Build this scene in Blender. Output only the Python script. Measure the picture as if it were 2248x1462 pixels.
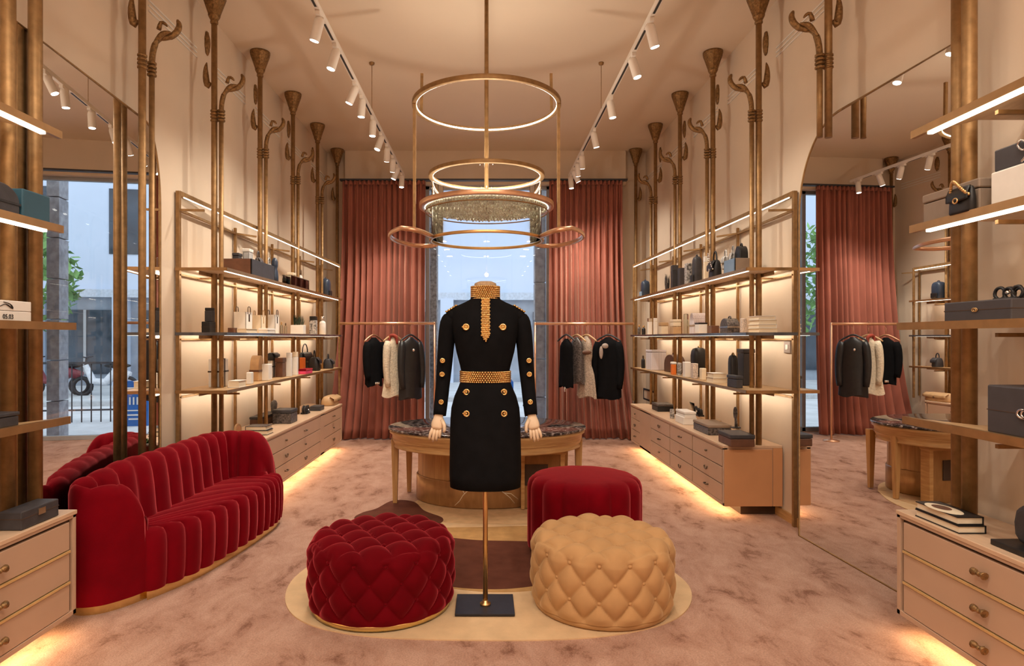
import bpy, math, random
from mathutils import Vector, Matrix

sc = bpy.context.scene
COL = sc.collection
PI = math.pi
for _o in list(bpy.data.objects):
    bpy.data.objects.remove(_o)

# ---------------------------------------------------------------- camera, world, exposure
cam_d = bpy.data.cameras.new('camera')
cam = bpy.data.objects.new('camera', cam_d)
COL.objects.link(cam)
cam.location = (0, 0, 1.4)
cam.rotation_euler = (PI / 2, 0, 0)
cam_d.sensor_width = 36
cam_d.lens = 36 * 1400 / 2248
cam_d.shift_x = 0.0249
cam_d.shift_y = 0.0049
cam_d.clip_end = 200
sc.camera = cam

sc.view_settings.view_transform = 'Standard'
sc.view_settings.look = 'None'
sc.view_settings.exposure = 0.44
sc.view_settings.gamma = 1.0
sc.view_settings.use_curve_mapping = False
sc.cycles.use_denoising = True
sc.cycles.use_adaptive_sampling = True
sc.cycles.adaptive_threshold = 0.025
sc.cycles.max_bounces = 7
sc.cycles.diffuse_bounces = 4
sc.cycles.glossy_bounces = 4
sc.cycles.transmission_bounces = 5
sc.cycles.transparent_max_bounces = 10
sc.cycles.caustics_reflective = False
sc.cycles.caustics_refractive = False
sc.cycles.sample_clamp_indirect = 6.0
try:
    sc.cycles.use_light_tree = True
except Exception:
    pass

world = bpy.data.worlds.new('sky')
sc.world = world
world.use_nodes = True
_bg = world.node_tree.nodes['Background']
_bg.inputs[0].default_value = (0.82, 0.90, 1.0, 1)
_bg.inputs[1].default_value = 1.35

WARM = (1.0, 0.90, 0.77)
LED_WARM = (1.0, 0.80, 0.56)

# ---------------------------------------------------------------- materials
_mats = {}

def nodes(name):
    m = bpy.data.materials.new(name)
    m.use_nodes = True
    nt = m.node_tree
    return m, nt, nt.nodes, nt.links, nt.nodes['Principled BSDF']

def mat(name, col, rough=0.5, metal=0.0, var=0.12, vscale=18.0, bump=0.0, bscale=120.0, sheen=0.0,
        sheen_tint=None, coat=0.0, spec=0.5, trans=0.0, stretch=(1, 1, 1), ior=1.45):
    if name in _mats:
        return _mats[name]
    m, nt, N, L, b = nodes(name)
    tc = N.new('ShaderNodeTexCoord')
    mp = N.new('ShaderNodeMapping')
    mp.inputs['Scale'].default_value = stretch
    L.new(tc.outputs['Object'], mp.inputs['Vector'])
    nz = N.new('ShaderNodeTexNoise')
    nz.inputs['Scale'].default_value = vscale
    nz.inputs['Detail'].default_value = 5
    L.new(mp.outputs['Vector'], nz.inputs['Vector'])
    cr = N.new('ShaderNodeValToRGB')
    lo = tuple(max(0, c * (1 - var)) for c in col)
    hi = tuple(min(1, c * (1 + var)) for c in col)
    cr.color_ramp.elements[0].position = 0.3
    cr.color_ramp.elements[1].position = 0.7
    cr.color_ramp.elements[0].color = (*lo, 1)
    cr.color_ramp.elements[1].color = (*hi, 1)
    L.new(nz.outputs['Fac'], cr.inputs['Fac'])
    L.new(cr.outputs['Color'], b.inputs['Base Color'])
    b.inputs['Roughness'].default_value = rough
    b.inputs['Metallic'].default_value = metal
    b.inputs['Specular IOR Level'].default_value = spec
    b.inputs['IOR'].default_value = ior
    if sheen:
        b.inputs['Sheen Weight'].default_value = sheen
        b.inputs['Sheen Roughness'].default_value = 0.33
        b.inputs['Sheen Tint'].default_value = (*(sheen_tint or col), 1)
    if coat:
        b.inputs['Coat Weight'].default_value = coat
        b.inputs['Coat Roughness'].default_value = 0.1
    if trans:
        b.inputs['Transmission Weight'].default_value = trans
    if bump:
        n2 = N.new('ShaderNodeTexNoise')
        n2.inputs['Scale'].default_value = bscale
        n2.inputs['Detail'].default_value = 3
        L.new(mp.outputs['Vector'], n2.inputs['Vector'])
        bp = N.new('ShaderNodeBump')
        bp.inputs['Strength'].default_value = bump
        bp.inputs['Distance'].default_value = 0.01
        L.new(n2.outputs['Fac'], bp.inputs['Height'])
        L.new(bp.outputs['Normal'], b.inputs['Normal'])
    _mats[name] = m
    return m

def emit(name, col, strength):
    if name in _mats:
        return _mats[name]
    m = bpy.data.materials.new(name)
    m.use_nodes = True
    nt = m.node_tree
    nt.nodes.clear()
    e = nt.nodes.new('ShaderNodeEmission')
    e.inputs[0].default_value = (*col, 1)
    e.inputs[1].default_value = strength
    o = nt.nodes.new('ShaderNodeOutputMaterial')
    nt.links.new(e.outputs[0], o.inputs[0])
    _mats[name] = m
    return m

def glass(name, tint=(0.96, 0.98, 1.0), refl=0.08, rough=0.0):
    """clear thin pane: mostly transparent with a mirror-like film"""
    if name in _mats:
        return _mats[name]
    m = bpy.data.materials.new(name)
    m.use_nodes = True
    nt = m.node_tree
    N, L = nt.nodes, nt.links
    N.clear()
    t = N.new('ShaderNodeBsdfTransparent')
    t.inputs[0].default_value = (*tint, 1)
    g = N.new('ShaderNodeBsdfGlossy')
    g.inputs['Roughness'].default_value = rough
    fr = N.new('ShaderNodeFresnel')
    fr.inputs[0].default_value = 1.25
    ad = N.new('ShaderNodeMath')
    ad.operation = 'ADD'
    ad.inputs[1].default_value = refl * 0.5
    L.new(fr.outputs[0], ad.inputs[0])
    mx = N.new('ShaderNodeMixShader')
    L.new(ad.outputs[0], mx.inputs[0])
    L.new(t.outputs[0], mx.inputs[1])
    L.new(g.outputs[0], mx.inputs[2])
    o = N.new('ShaderNodeOutputMaterial')
    L.new(mx.outputs[0], o.inputs[0])
    _mats[name] = m
    return m

def carpet_mat():
    m, nt, N, L, b = nodes('rose_carpet')
    tc = N.new('ShaderNodeTexCoord')
    n1 = N.new('ShaderNodeTexNoise'); n1.inputs['Scale'].default_value = 3.3; n1.inputs['Detail'].default_value = 9; n1.inputs['Roughness'].default_value = 0.72; n1.inputs['Distortion'].default_value = 0.35
    mp = N.new('ShaderNodeMapping'); mp.inputs['Scale'].default_value = (1.5, 0.9, 1); mp.inputs['Rotation'].default_value = (0, 0, 0.5)
    L.new(tc.outputs['Object'], mp.inputs['Vector']); L.new(mp.outputs[0], n1.inputs['Vector'])
    cr = N.new('ShaderNodeValToRGB')
    e = cr.color_ramp.elements
    e[0].position = 0.35; e[0].color = (0.19, 0.08, 0.05, 1)
    e[1].position = 0.60; e[1].color = (0.50, 0.305, 0.228, 1)
    k = cr.color_ramp.elements.new(0.44); k.color = (0.40, 0.22, 0.158, 1)
    L.new(n1.outputs['Fac'], cr.inputs['Fac'])
    n2 = N.new('ShaderNodeTexNoise'); n2.inputs['Scale'].default_value = 130; n2.inputs['Detail'].default_value = 3
    L.new(tc.outputs['Object'], n2.inputs['Vector'])
    mr = N.new('ShaderNodeMapRange'); mr.inputs[1].default_value = 0.3; mr.inputs[2].default_value = 0.7; mr.inputs[3].default_value = 0.80; mr.inputs[4].default_value = 1.18
    L.new(n2.outputs['Fac'], mr.inputs[0])
    mx = N.new('ShaderNodeMix'); mx.data_type = 'RGBA'; mx.blend_type = 'MULTIPLY'; mx.inputs[0].default_value = 1
    L.new(cr.outputs[0], mx.inputs[6]); L.new(mr.outputs[0], mx.inputs[7])
    L.new(mx.outputs[2], b.inputs['Base Color'])
    b.inputs['Roughness'].default_value = 0.95
    b.inputs['Specular IOR Level'].default_value = 0.1
    b.inputs['Sheen Weight'].default_value = 0.25
    b.inputs['Sheen Tint'].default_value = (0.9, 0.65, 0.5, 1)
    bp = N.new('ShaderNodeBump'); bp.inputs['Strength'].default_value = 0.5; bp.inputs['Distance'].default_value = 0.01
    L.new(n2.outputs['Fac'], bp.inputs['Height']); L.new(bp.outputs[0], b.inputs['Normal'])
    return m

def granite_mat():
    m, nt, N, L, b = nodes('speckled_granite')
    tc = N.new('ShaderNodeTexCoord')
    v = N.new('ShaderNodeTexVoronoi'); v.inputs['Scale'].default_value = 34
    L.new(tc.outputs['Object'], v.inputs['Vector'])
    n = N.new('ShaderNodeTexNoise'); n.inputs['Scale'].default_value = 26; n.inputs['Detail'].default_value = 6
    L.new(tc.outputs['Object'], n.inputs['Vector'])
    cr = N.new('ShaderNodeValToRGB')
    cr.color_ramp.interpolation = 'CONSTANT'
    e = cr.color_ramp.elements
    e[0].position = 0; e[0].color = (0.02, 0.014, 0.014, 1)
    e[1].position = 0.5; e[1].color = (0.10, 0.07, 0.065, 1)
    k = e.new(0.58); k.color = (0.34, 0.28, 0.26, 1)
    k = e.new(0.66); k.color = (0.05, 0.04, 0.04, 1)
    L.new(n.outputs['Fac'], cr.inputs[0])
    L.new(cr.outputs[0], b.inputs['Base Color'])
    b.inputs['Roughness'].default_value = 0.08
    return m

def wood_mat(name, a, c, rough=0.35, stretch=(1, 1, 8), metal=0.0, scale=6.0):
    if name in _mats:
        return _mats[name]
    m, nt, N, L, b = nodes(name)
    tc = N.new('ShaderNodeTexCoord')
    mp = N.new('ShaderNodeMapping'); mp.inputs['Scale'].default_value = stretch
    L.new(tc.outputs['Object'], mp.inputs[0])
    n = N.new('ShaderNodeTexNoise'); n.inputs['Scale'].default_value = scale; n.inputs['Detail'].default_value = 6; n.inputs['Distortion'].default_value = 0.6
    L.new(mp.outputs[0], n.inputs['Vector'])
    cr = N.new('ShaderNodeValToRGB')
    cr.color_ramp.elements[0].position = 0.3; cr.color_ramp.elements[0].color = (*a, 1)
    cr.color_ramp.elements[1].position = 0.7; cr.color_ramp.elements[1].color = (*c, 1)
    L.new(n.outputs['Fac'], cr.inputs[0]); L.new(cr.outputs[0], b.inputs['Base Color'])
    b.inputs['Roughness'].default_value = rough
    b.inputs['Metallic'].default_value = metal
    _mats[name] = m
    return m

def check_mat(name, a, c, scale=60, rough=0.6, brick=False):
    if name in _mats:
        return _mats[name]
    m, nt, N, L, b = nodes(name)
    tc = N.new('ShaderNodeTexCoord')
    if brick:
        t = N.new('ShaderNodeTexBrick')
        t.inputs['Color1'].default_value = (*a, 1); t.inputs['Color2'].default_value = (*[x * 0.85 for x in a], 1)
        t.inputs['Mortar'].default_value = (*c, 1)
        t.inputs['Scale'].default_value = scale
        t.inputs['Mortar Size'].default_value = 0.03
    else:
        t = N.new('ShaderNodeTexChecker')
        t.inputs[1].default_value = (*a, 1); t.inputs[2].default_value = (*c, 1); t.inputs[3].default_value = scale
    L.new(tc.outputs['Object'], t.inputs[0])
    L.new(t.outputs[0], b.inputs['Base Color'])
    b.inputs['Roughness'].default_value = rough
    _mats[name] = m
    return m

M = {}
M['wall'] = mat('peach_plaster', (0.75, 0.615, 0.475), 0.85, var=0.03, vscale=2.5, bump=0.05, bscale=60)
M['ceiling'] = mat('ceiling_plaster', (0.80, 0.66, 0.51), 0.9, var=0.02, vscale=1.5)
M['carpet'] = carpet_mat()
M['bronze'] = mat('antique_bronze', (0.34, 0.20, 0.085), 0.52, 0.65, var=0.2, vscale=25, bump=0.05, bscale=90)
M['bronze_cast'] = mat('cast_bronze', (0.27, 0.155, 0.062), 0.5, 0.65, var=0.4, vscale=60, bump=0.6, bscale=70)
M['brass'] = mat('satin_brass', (0.72, 0.46, 0.20), 0.3, 0.9, var=0.08, vscale=15)
M['brass_bright'] = mat('polished_brass', (0.85, 0.62, 0.27), 0.18, 1.0, var=0.05)
M['brass_strip'] = mat('brushed_brass_strip', (0.88, 0.62, 0.28), 0.38, 0.55, var=0.05)
M['copper'] = mat('rose_copper', (0.78, 0.47, 0.30), 0.3, 0.85, var=0.06)
M['shelf'] = wood_mat('honey_shelf_wood', (0.50, 0.31, 0.15), (0.62, 0.41, 0.22), 0.35, (6, 1, 6))
M['shelf_edge'] = mat('bronze_shelf_edge', (0.40, 0.23, 0.10), 0.35, 0.7, var=0.1)
M['lit_underside'] = mat('lit_underside_cream', (0.74, 0.58, 0.43), 0.6, var=0.03)
M['smoke_glass'] = mat('smoked_glass_edge', (0.10, 0.10, 0.11), 0.08, 0.0, var=0.1, coat=0.5)
M['lacquer'] = mat('taupe_lacquer', (0.54, 0.36, 0.245), 0.5, var=0.03, vscale=4)
M['lacquer_top'] = mat('pale_oak_top', (0.64, 0.44, 0.29), 0.4, var=0.06, vscale=6, stretch=(8, 1, 8))
M['leather_brown'] = mat('saddle_brown_panel', (0.58, 0.28, 0.125), 0.5, var=0.05, vscale=5)
M['gap'] = mat('gap_shade_plinth_brown', (0.07, 0.04, 0.025), 0.8)  # dark brown for shade in gaps, also for plinths and seams
M['pull'] = mat('dark_bronze_pull', (0.16, 0.11, 0.07), 0.35, 0.8)
M['red'] = mat('red_velvet', (0.175, 0.001, 0.006), 0.85, var=0.14, vscale=7, bump=0.12, bscale=350, sheen=1.0, sheen_tint=(1.0, 0.15, 0.17), spec=0.08)
M['red_dark'] = mat('crimson_velvet', (0.12, 0.0008, 0.004), 0.85, var=0.14, vscale=7, bump=0.12, bscale=350, sheen=1.0, sheen_tint=(1.0, 0.12, 0.15), spec=0.08)
M['beige_velvet'] = mat('camel_velvet', (0.52, 0.30, 0.135), 0.85, var=0.07, vscale=7, bump=0.12, bscale=350, sheen=0.7, sheen_tint=(1, 0.72, 0.42), spec=0.2)
M['curtain'] = mat('rust_velvet_curtain', (0.36, 0.125, 0.088), 0.8, var=0.14, vscale=5, bump=0.1, bscale=200, sheen=0.5, sheen_tint=(0.95, 0.55, 0.4), spec=0.15, stretch=(1, 1, 0.4))
M['granite'] = granite_mat()
M['table_wood'] = wood_mat('golden_oak', (0.46, 0.24, 0.085), (0.66, 0.40, 0.17), 0.35, (1, 1, 10), scale=5)
M['table_wood_v'] = wood_mat('golden_oak_upright', (0.42, 0.22, 0.08), (0.60, 0.35, 0.14), 0.35, (8, 8, 0.7), scale=5)
M['table_bronze'] = wood_mat('warm_bronze_plinth', (0.34, 0.18, 0.07), (0.46, 0.26, 0.11), 0.3, (3, 3, 1), metal=0.35)
M['black'] = mat('black_leather', (0.014, 0.013, 0.014), 0.42, var=0.3, bump=0.08, bscale=200)
M['charcoal'] = mat('charcoal_leather', (0.045, 0.043, 0.048), 0.5, var=0.2, bump=0.08, bscale=200)
M['grey_box'] = mat('dark_grey_paper', (0.055, 0.05, 0.055), 0.55, var=0.08)
M['black_cloth'] = mat('black_wool_crepe', (0.006, 0.006, 0.007), 0.9, var=0.2, spec=0.12, bump=0.08, bscale=400)
M['white'] = mat('white_card', (0.82, 0.78, 0.72), 0.55, var=0.03)
M['cream'] = mat('cream_card', (0.80, 0.68, 0.50), 0.6, var=0.05)
M['pages'] = mat('book_pages', (0.82, 0.70, 0.52), 0.8, var=0.08, vscale=20, stretch=(1, 1, 30))
M['tan'] = mat('tan_leather', (0.55, 0.35, 0.18), 0.5, var=0.1)
M['brown'] = mat('brown_leather', (0.13, 0.055, 0.03), 0.45, var=0.2)
M['taupe'] = mat('taupe_card', (0.26, 0.19, 0.14), 0.55, var=0.05)
M['greige'] = mat('grey_beige_card', (0.38, 0.31, 0.27), 0.6, var=0.05)
M['teal'] = mat('deep_teal_card', (0.03, 0.095, 0.14), 0.5, var=0.15, vscale=5)
M['blue_box'] = mat('slate_blue_card', (0.17, 0.25, 0.36), 0.5, var=0.1, vscale=8)
M['navy'] = mat('navy_leather', (0.03, 0.045, 0.075), 0.35, var=0.15)
M['pink'] = mat('hot_pink_card', (0.75, 0.06, 0.16), 0.45, var=0.05)
M['orange'] = mat('orange_card', (0.80, 0.20, 0.03), 0.5, var=0.05)
M['silver'] = mat('polished_silver', (0.78, 0.76, 0.74), 0.2, 1.0, var=0.05)
M['grey_stone'] = mat('grey_stone_figure', (0.15, 0.14, 0.13), 0.5, var=0.4, vscale=50, bump=0.4, bscale=60)
M['speckle'] = mat('speckled_card', (0.62, 0.52, 0.44), 0.6, var=0.45, vscale=120)
M['plaid'] = check_mat('white_tweed_plaid', (0.80, 0.76, 0.78), (0.42, 0.34, 0.44), 30, brick=True)
M['print'] = mat('black_white_print', (0.35, 0.33, 0.31), 0.5, var=0.98, vscale=45)
M['pattern_dark'] = mat('dark_pattern_leather', (0.09, 0.075, 0.07), 0.4, var=0.85, vscale=60)
M['stripe'] = wood_mat('black_white_stripe', (0.03, 0.03, 0.03), (0.85, 0.83, 0.80), 0.5, (25, 25, 0.2), scale=4)
M['leaf'] = mat('green_leaf', (0.07, 0.15, 0.05), 0.6, var=0.5, vscale=9)
M['dark_leaf'] = mat('dark_green_sprig', (0.025, 0.04, 0.02), 0.6, var=0.4)
M['linen'] = mat('natural_linen', (0.48, 0.33, 0.20), 0.85, var=0.15, vscale=80, bump=0.3, bscale=250)
M['skin'] = mat('ivory_mannequin_hand', (0.80, 0.62, 0.44), 0.45, var=0.05)
M['gold'] = mat('gold_beading', (0.80, 0.52, 0.22), 0.25, 1.0, var=0.35, vscale=150)
M['gold_ground'] = mat('dark_gold_ground', (0.16, 0.075, 0.025), 0.5, 0.3, var=0.3)
M['fur'] = mat('ivory_textured_wool', (0.74, 0.64, 0.48), 0.9, var=0.12, vscale=45, bump=0.8, bscale=55, sheen=0.3)
M['lace'] = mat('greige_lace', (0.46, 0.37, 0.29), 0.85, var=0.3, vscale=60, bump=0.8, bscale=70)
M['steel_plate'] = mat('blackened_steel', (0.035, 0.035, 0.045), 0.4, 0.6, var=0.15)
M['spot_white'] = mat('white_lamp_enamel', (0.80, 0.72, 0.64), 0.45, var=0.02)
M['dark_slot'] = mat('black_track_slot', (0.02, 0.018, 0.016), 0.5)
M['mirror'] = None
M['pane'] = glass('window_glass', (0.95, 0.98, 1.0), 0.04)
M['acrylic'] = glass('clear_glass_cylinder', (0.97, 0.98, 1.0), 0.03)
M['shelf_glass'] = glass('shelf_tray_glass', (0.88, 0.92, 0.9), 0.10)
M['frame_grey'] = mat('grey_window_frame', (0.42, 0.42, 0.43), 0.4, 0.3, var=0.05)
M['rug_cream'] = mat('cream_rug_pile', (0.72, 0.50, 0.29), 0.95, var=0.08, vscale=9, bump=0.4, bscale=260, spec=0.1)
M['rug_gold'] = mat('ochre_rug_pile', (0.52, 0.30, 0.12), 0.95, var=0.12, vscale=14, bump=0.4, bscale=260, spec=0.1)
M['rug_sand'] = mat('sand_rug_pile', (0.66, 0.43, 0.23), 0.95, var=0.10, vscale=14, bump=0.4, bscale=260, spec=0.1)
M['rug_brown'] = mat('chocolate_rug_pile', (0.13, 0.045, 0.028), 0.95, var=0.15, vscale=9, bump=0.4, bscale=260, spec=0.1)
M['led'] = emit('led_strip', (1.0, 0.86, 0.68), 9.0)
M['led_fine'] = emit('fine_led_strip', (1.0, 0.86, 0.68), 5.5)
M['led_soft'] = emit('ring_led', (1.0, 0.90, 0.76), 6.0)
M['led_wall_fill'] = emit('wall_fill_glow', (1.0, 0.88, 0.72), 17.0)
M['brown_red'] = mat('rust_red_scarf', (0.32, 0.05, 0.03), 0.8, var=0.3)
M['led_glow'] = emit('plinth_led', (1.0, 0.66, 0.32), 15.0)
M['lens'] = emit('lamp_lens', (1.0, 0.93, 0.84), 14.0)

def _mirror():
    m, nt, N, L, b = nodes('mirror_silver')
    b.inputs['Base Color'].default_value = (0.90, 0.90, 0.89, 1)
    b.inputs['Metallic'].default_value = 1
    b.inputs['Roughness'].default_value = 0.0
    return m
M['mirror'] = _mirror()

# ---------------------------------------------------------------- mesh builder
def V(*a):
    return Vector(a)

def catmull(pts, n):
    P = [Vector(p) for p in pts]
    P = [P[0] * 2 - P[1]] + P + [P[-1] * 2 - P[-2]]
    out = []
    segs = len(P) - 3
    for k in range(n):
        t = k / (n - 1) * segs
        i = min(int(t), segs - 1)
        t -= i
        a, b, c, d = P[i:i + 4]
        out.append(0.5 * ((2 * b) + (c - a) * t + (2 * a - 5 * b + 4 * c - d) * t * t + (3 * b - a - 3 * c + d) * t ** 3))
    return out

class MB:
    def __init__(s):
        s.v = []; s.f = []; s.mi = []; s.sm = []; s.cur = 0

    def add(s, vs, fs, smooth=False):
        b = len(s.v)
        s.v += [Vector(p) for p in vs]
        for f in fs:
            s.f.append([i + b for i in f]); s.mi.append(s.cur); s.sm.append(smooth)
        return s

    def box(s, x0, x1, y0, y1, z0, z1):
        x0, x1 = sorted((x0, x1)); y0, y1 = sorted((y0, y1)); z0, z1 = sorted((z0, z1))
        vs = [(x0, y0, z0), (x1, y0, z0), (x1, y1, z0), (x0, y1, z0), (x0, y0, z1), (x1, y0, z1), (x1, y1, z1), (x0, y1, z1)]
        return s.add(vs, [(3, 2, 1, 0), (4, 5, 6, 7), (0, 1, 5, 4), (1, 2, 6, 5), (2, 3, 7, 6), (3, 0, 4, 7)])

    def taper(s, w0, d0, w1, d1, z0, z1, cx=0, cy=0, ox=0, oy=0):
        vs = []
        for w, d, z, px, py in ((w0, d0, z0, cx, cy), (w1, d1, z1, cx + ox, cy + oy)):
            vs += [(px - w / 2, py - d / 2, z), (px + w / 2, py - d / 2, z), (px + w / 2, py + d / 2, z), (px - w / 2, py + d / 2, z)]
        return s.add(vs, [(3, 2, 1, 0), (4, 5, 6, 7), (0, 1, 5, 4), (1, 2, 6, 5), (2, 3, 7, 6), (3, 0, 4, 7)])

    def bar(s, p0, p1, w, h=None):
        """square bar between two points"""
        h = h or w
        p0, p1 = Vector(p0), Vector(p1)
        t = (p1 - p0).normalized()
        up = Vector((0, 0, 1)) if abs(t.z) < 0.95 else Vector((0, 1, 0))
        a = t.cross(up).normalized(); b = a.cross(t)
        vs = []
        for p in (p0, p1):
            vs += [p - a * w / 2 - b * h / 2, p + a * w / 2 - b * h / 2, p + a * w / 2 + b * h / 2, p - a * w / 2 + b * h / 2]
        return s.add(vs, [(3, 2, 1, 0), (4, 5, 6, 7), (0, 1, 5, 4), (1, 2, 6, 5), (2, 3, 7, 6), (3, 0, 4, 7)])

    def tube(s, pts, r, n=10, closed=False, flat=1.0, up=None):
        P = [Vector(p) for p in pts]
        k = len(P)
        R = r if isinstance(r, (list, tuple)) else [r] * k
        T = []
        for i in range(k):
            a = P[(i - 1) % k] if (closed or i > 0) else P[i]
            b = P[(i + 1) % k] if (closed or i < k - 1) else P[i]
            T.append((b - a).normalized())
        ref = Vector(up) if up else (Vector((0, 0, 1)) if abs(T[0].z) < 0.9 else Vector((0, 1, 0)))
        u = T[0].cross(ref).normalized()
        vs = []
        for i in range(k):
            u = (u - T[i] * u.dot(T[i])).normalized()
            w = T[i].cross(u)
            for j in range(n):
                a = 2 * PI * j / n
                vs.append(P[i] + (u * math.cos(a) + w * math.sin(a) * flat) * R[i])
        fs = []
        for i in range(k if closed else k - 1):
            i2 = (i + 1) % k
            for j in range(n):
                j2 = (j + 1) % n
                fs.append((i * n + j, i * n + j2, i2 * n + j2, i2 * n + j))
        s.add(vs, fs, True)
        if not closed:
            b = len(s.v) - len(vs)
            s.f.append([b + j for j in range(n)][::-1]); s.mi.append(s.cur); s.sm.append(False)
            s.f.append([b + (k - 1) * n + j for j in range(n)]); s.mi.append(s.cur); s.sm.append(False)
        return s

    def cyl(s, p0, p1, r0, r1=None, n=16):
        return s.tube([p0, p1], [r0, r0 if r1 is None else r1], n)

    def lathe(s, prof, c=(0, 0, 0), n=28, ax=1.0, ay=1.0, mod=None, smooth=True, cap=True):
        vs = []
        for (r, z) in prof:
            for j in range(n):
                a = 2 * PI * j / n
                rr = r * (mod(a, z) if mod else 1)
                vs.append((c[0] + ax * rr * math.cos(a), c[1] + ay * rr * math.sin(a), c[2] + z))
        fs = []
        m = len(prof)
        for i in range(m - 1):
            for j in range(n):
                j2 = (j + 1) % n
                fs.append((i * n + j, i * n + j2, (i + 1) * n + j2, (i + 1) * n + j))
        s.add(vs, fs, smooth)
        if cap:
            b = len(s.v) - len(vs)
            if prof[0][0] > 1e-5:
                s.f.append([b + j for j in range(n)][::-1]); s.mi.append(s.cur); s.sm.append(False)
            if prof[-1][0] > 1e-5:
                s.f.append([b + (m - 1) * n + j for j in range(n)]); s.mi.append(s.cur); s.sm.append(False)
        return s

    def loft(s, rings, n=28, p=2.0, cap=True, mod=None):
        """rings (z, cx, cy, rx, ry): superellipse sections"""
        vs = []
        for (z, cx, cy, rx, ry) in rings:
            for j in range(n):
                a = 2 * PI * j / n
                c, q = math.cos(a), math.sin(a)
                k = 1 if mod is None else mod(a, z)
                vs.append((cx + rx * k * math.copysign(abs(c) ** (2 / p), c), cy + ry * k * math.copysign(abs(q) ** (2 / p), q), z))
        fs = []
        m = len(rings)
        for i in range(m - 1):
            for j in range(n):
                j2 = (j + 1) % n
                fs.append((i * n + j, i * n + j2, (i + 1) * n + j2, (i + 1) * n + j))
        s.add(vs, fs, True)
        if cap:
            b = len(s.v) - len(vs)
            s.f.append([b + j for j in range(n)][::-1]); s.mi.append(s.cur); s.sm.append(False)
            s.f.append([b + (m - 1) * n + j for j in range(n)]); s.mi.append(s.cur); s.sm.append(False)
        return s

    def ell(s, c, rx, ry, rz, n=14, m=8):
        prof = [(math.sin(PI * i / m), -math.cos(PI * i / m)) for i in range(m + 1)]
        vs = []
        for (r, z) in prof:
            r = max(r, 1e-4)
            for j in range(n):
                a = 2 * PI * j / n
                vs.append((c[0] + rx * r * math.cos(a), c[1] + ry * r * math.sin(a), c[2] + rz * z))
        fs = [(i * n + j, i * n + (j + 1) % n, (i + 1) * n + (j + 1) % n, (i + 1) * n + j) for i in range(m) for j in range(n)]
        return s.add(vs, fs, True)

    def ring(s, c, R, r, n=64, k=8, a0=0, a1=None, ax=1.0, ay=1.0, flat=1.0):
        """horizontal ring or arc"""
        if a1 is None:
            pts = [(c[0] + R * ax * math.cos(2 * PI * i / n), c[1] + R * ay * math.sin(2 * PI * i / n), c[2]) for i in range(n)]
            return s.tube(pts, r, k, True, flat)
        pts = [(c[0] + R * ax * math.cos(a0 + (a1 - a0) * i / n), c[1] + R * ay * math.sin(a0 + (a1 - a0) * i / n), c[2]) for i in range(n + 1)]
        return s.tube(pts, r, k, False, flat)

    def band(s, c, R, z0, z1, n=64, inward=True):
        """thin vertical band"""
        vs = []
        for z in (z0, z1):
            for i in range(n):
                a = 2 * PI * i / n
                vs.append((c[0] + R * math.cos(a), c[1] + R * math.sin(a), c[2] + z))
        fs = [(i, (i + 1) % n, n + (i + 1) % n, n + i) for i in range(n)]
        return s.add(vs, fs, True)

    def prism(s, poly, z0, z1, smooth=False):
        n = len(poly)
        vs = [(p[0], p[1], z0) for p in poly] + [(p[0], p[1], z1) for p in poly]
        s.add(vs, [(i, (i + 1) % n, n + (i + 1) % n, n + i) for i in range(n)], smooth)
        b = len(s.v) - 2 * n
        s.f.append([b + i for i in range(n)][::-1]); s.mi.append(s.cur); s.sm.append(False)
        s.f.append([b + n + i for i in range(n)]); s.mi.append(s.cur); s.sm.append(False)
        return s

    def grid(s, fn, nu, nv, cu=False, smooth=True):
        vs = [fn(i, j) for i in range(nu) for j in range(nv)]
        fs = []
        for i in range(nu if cu else nu - 1):
            i2 = (i + 1) % nu
            for j in range(nv - 1):
                fs.append((i * nv + j, i2 * nv + j, i2 * nv + j + 1, i * nv + j + 1))
        return s.add(vs, fs, smooth)

    def xform(s, mtx):
        s.v = [mtx @ p for p in s.v]
        return s

    def build(s, name, mats, parent=None, bevel=0.0, seg=2, solid=0.0):
        me = bpy.data.meshes.new(name)
        off = wloc(parent) if parent is not None else Vector()
        me.from_pydata([tuple(p - off) for p in s.v], [], s.f)
        if not isinstance(mats, (list, tuple)):
            mats = [mats]
        for m in mats:
            me.materials.append(m)
        me.polygons.foreach_set('material_index', s.mi)
        me.polygons.foreach_set('use_smooth', s.sm)
        me.update()
        import bmesh
        bm = bmesh.new(); bm.from_mesh(me)
        bmesh.ops.recalc_face_normals(bm, faces=bm.faces)
        bm.to_mesh(me); bm.free()
        o = bpy.data.objects.new(name, me)
        COL.objects.link(o)
        if parent is not None:
            o.parent = parent
        if bevel:
            md = o.modifiers.new('soft_edge', 'BEVEL')
            md.width = bevel; md.segments = seg; md.limit_method = 'ANGLE'; md.angle_limit = math.radians(40)
        if solid:
            md = o.modifiers.new('thickness', 'SOLIDIFY')
            md.thickness = solid; md.offset = 0
        return o

def wloc(o):
    p = Vector()
    while o is not None:
        p = p + Vector(o.location)
        o = o.parent
    return p

def tag(o, label=None, cat=None, group=None, kind=None):
    if label: o['label'] = label
    if cat: o['category'] = cat
    if group: o['group'] = group
    if kind: o['kind'] = kind
    return o

def thing(name, label, cat, loc=(0, 0, 0), group=None, kind=None):
    o = bpy.data.objects.new(name, None)
    o.empty_display_size = 0.05
    COL.objects.link(o)
    o.location = loc
    return tag(o, label, cat, group, kind)

def struct(name, mb, m, parent=None, bevel=0.0):
    o = mb.build(name, m, parent, bevel)
    if parent is None:
        o['kind'] = 'structure'
    return o

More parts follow.
